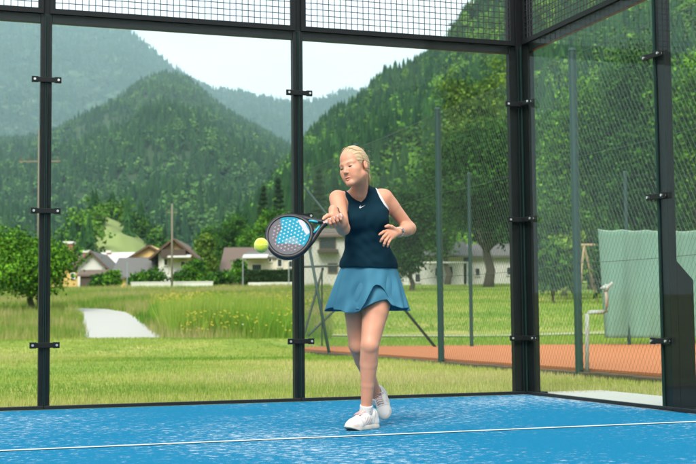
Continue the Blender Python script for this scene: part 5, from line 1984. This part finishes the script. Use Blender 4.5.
turq = [(280, 214), (303, 215), (308, 226), (313.5, 238), (309, 247), (299, 244.5), (290, 243.5), (276, 243.5), (277, 237), (281.5, 229)]
white = [(297.5, 220), (303, 219.5), (310, 232.5), (306.5, 235)]
grey2 = [(284, 240), (294, 236), (300, 243), (296, 249), (286, 247)]
rings_n = 46
for side in (1, -1):
    b0 = len(V)
    for j in range(rings_n + 1):
        for i_ in range(NS):
            s_, w_ = outline(2 * math.pi * i_ / NS, .965 * j / rings_n)
            p = rp(s_, w_, side * HT)
            V.append(p)
            if side == 1:
                u_, v_ = px_of(p)
                tq = float(poly_sdf(np.array(u_), np.array(v_), turq)); wh = float(poly_sdf(np.array(u_), np.array(v_), white)); g2 = float(poly_sdf(np.array(u_), np.array(v_), grey2))
                col = np.array([.095, .092, .105])
                if tq < 0: col = np.array([.006, .19, .28])
                if g2 < 0 and tq < 0: col = np.array([.06, .24, .32]) if int(u_ * 1.3 + v_) % 3 else np.array([.18, .18, .20])
                if wh < 0: col = np.array([.38, .36, .40])
                # drilled dots on a staggered lattice
                row = round(w_ / .0195); off = .0113 if row % 2 else 0.0
                cx_ = round((s_ - off) / .0226) * .0226 + off
                dd_ = math.hypot(s_ - cx_, w_ - row * .0195)
                rr_ = math.hypot(s_ + .01, w_)
                if dd_ < .0046 and rr_ < .098: col = np.array([.36, .40, .42]) if tq < 0 else np.array([.30, .23, .26])
            else: col = np.array([.05, .05, .055])
            Cc.append(col)
    for j in range(rings_n):
        for i_ in range(NS):
            q_ = [b0 + j * NS + i_, b0 + j * NS + (i_ + 1) % NS, b0 + (j + 1) * NS + (i_ + 1) % NS, b0 + (j + 1) * NS + i_]
            Fq.append(q_ if side == 1 else q_[::-1])
npmesh('face', V, Fq, M_RGREY, racket, smooth=False, colors=np.array(Cc))
# rim: rounded rectangular section swept round the outline
sec = [(-.002, HT + .0030), (.006, HT + .0026), (.0120, HT - .003), (.0135, 0), (.0120, -HT + .003), (.006, -HT - .0026), (-.002, -HT - .0030), (-.010, -HT - .0015), (-.010, HT + .0015)]
V, Fq = [], []
for i_ in range(NS):
    t = 2 * math.pi * i_ / NS
    s_, w_ = outline(t); s2, w2 = outline(t + .01); s1, w1 = outline(t - .01)
    tx, ty = s2 - s1, w2 - w1; l_ = math.hypot(tx, ty); nx_, ny_ = ty / l_, -tx / l_
    if nx_ * (s_ + .01) + ny_ * w_ < 0: nx_, ny_ = -nx_, -ny_
    for (o_, n_) in sec: V.append(rp(s_ + nx_ * o_, w_ + ny_ * o_, n_))
K = len(sec)
for i_ in range(NS):
    for k in range(K): Fq.append([i_ * K + k, ((i_ + 1) % NS) * K + k, ((i_ + 1) % NS) * K + (k + 1) % K, i_ * K + (k + 1) % K])
npmesh('rim', V, Fq, M_RIM, racket, smooth=True)
for s in (-1, 1):
    c1 = [rp(a, s * b, 0) for a, b in ((.060, .1015), (.095, .079), (.130, .051), (.160, .027), (.186, .012), (.205, .008))]
    MB().tube(c1, [.0120, .0140, .0145, .0145, .0140, .0125], 10).build('throat_arm', M_RIM, racket, smooth=True)
for s in (-1, 1):
    MB().tube([rp(.120, s * .040, .0125), rp(.140, s * .030, .0135), rp(.165, s * .0125, .0125)], [.006, .007, .005], 8).build('throat_inlay', M_TURQ, racket, smooth=True)
MB().tube([rp(.190, 0, 0), rp(.197, 0, 0), rp(.200, 0, 0), rp(.292, 0, 0), rp(.296, 0, 0), rp(.304, 0, 0)], [.0150, .0158, .0152, .0158, .0190, .0180], 18).build('handle', M_GRIP, racket, smooth=True)

bp_ = W(261.3, 245.3, 5.6)
ball = thing('padel_ball', bp_, 'yellow felt ball in the air just left of the racket', 'ball')
v_, f_ = uvsphere((0, 0, 0), .0332, 36, 24)
M_FELT = mat('yellow_felt', (.58, .64, .02), .95, var=.12, scale=60, bump=.6, bscale=300, sheen=.5)
npmesh('felt', v_, f_, M_FELT, ball, smooth=True)
sea = []
for t in np.linspace(0, 2 * math.pi, 121):
    a_s, b_s = .75, .25
    p = np.array([a_s * math.cos(t) + b_s * math.cos(3 * t), a_s * math.sin(t) - b_s * math.sin(3 * t), 2 * math.sqrt(a_s * b_s) * math.sin(2 * t)])
    p = np.array([p[2], p[0], p[1]]) / np.linalg.norm(p)
    sea.append(p * .0331)
MB().tube(sea, .0011, 5, cap=False).build('seam', mat('ball_seam', (.60, .66, .35), .8), ball, smooth=True)

# ------------------------------------------------------------------ haze: one closed box of thin air round everything
hm = bpy.data.materials.new('haze_air')
n, l = nodes(hm)
n.remove(n['Principled BSDF'])
pv = n.new('ShaderNodeVolumePrincipled')
pv.inputs['Color'].default_value = (.58, .86, .95, 1)
pv.inputs['Density'].default_value = .00011
pv.inputs['Anisotropy'].default_value = .15
l.new(pv.outputs[0], n['Material Output'].inputs['Volume'])
hz = MB().box((600, 3700, 1040), (12000, 10400, 2180)).build('haze', hm)
hz['kind'] = 'stuff'
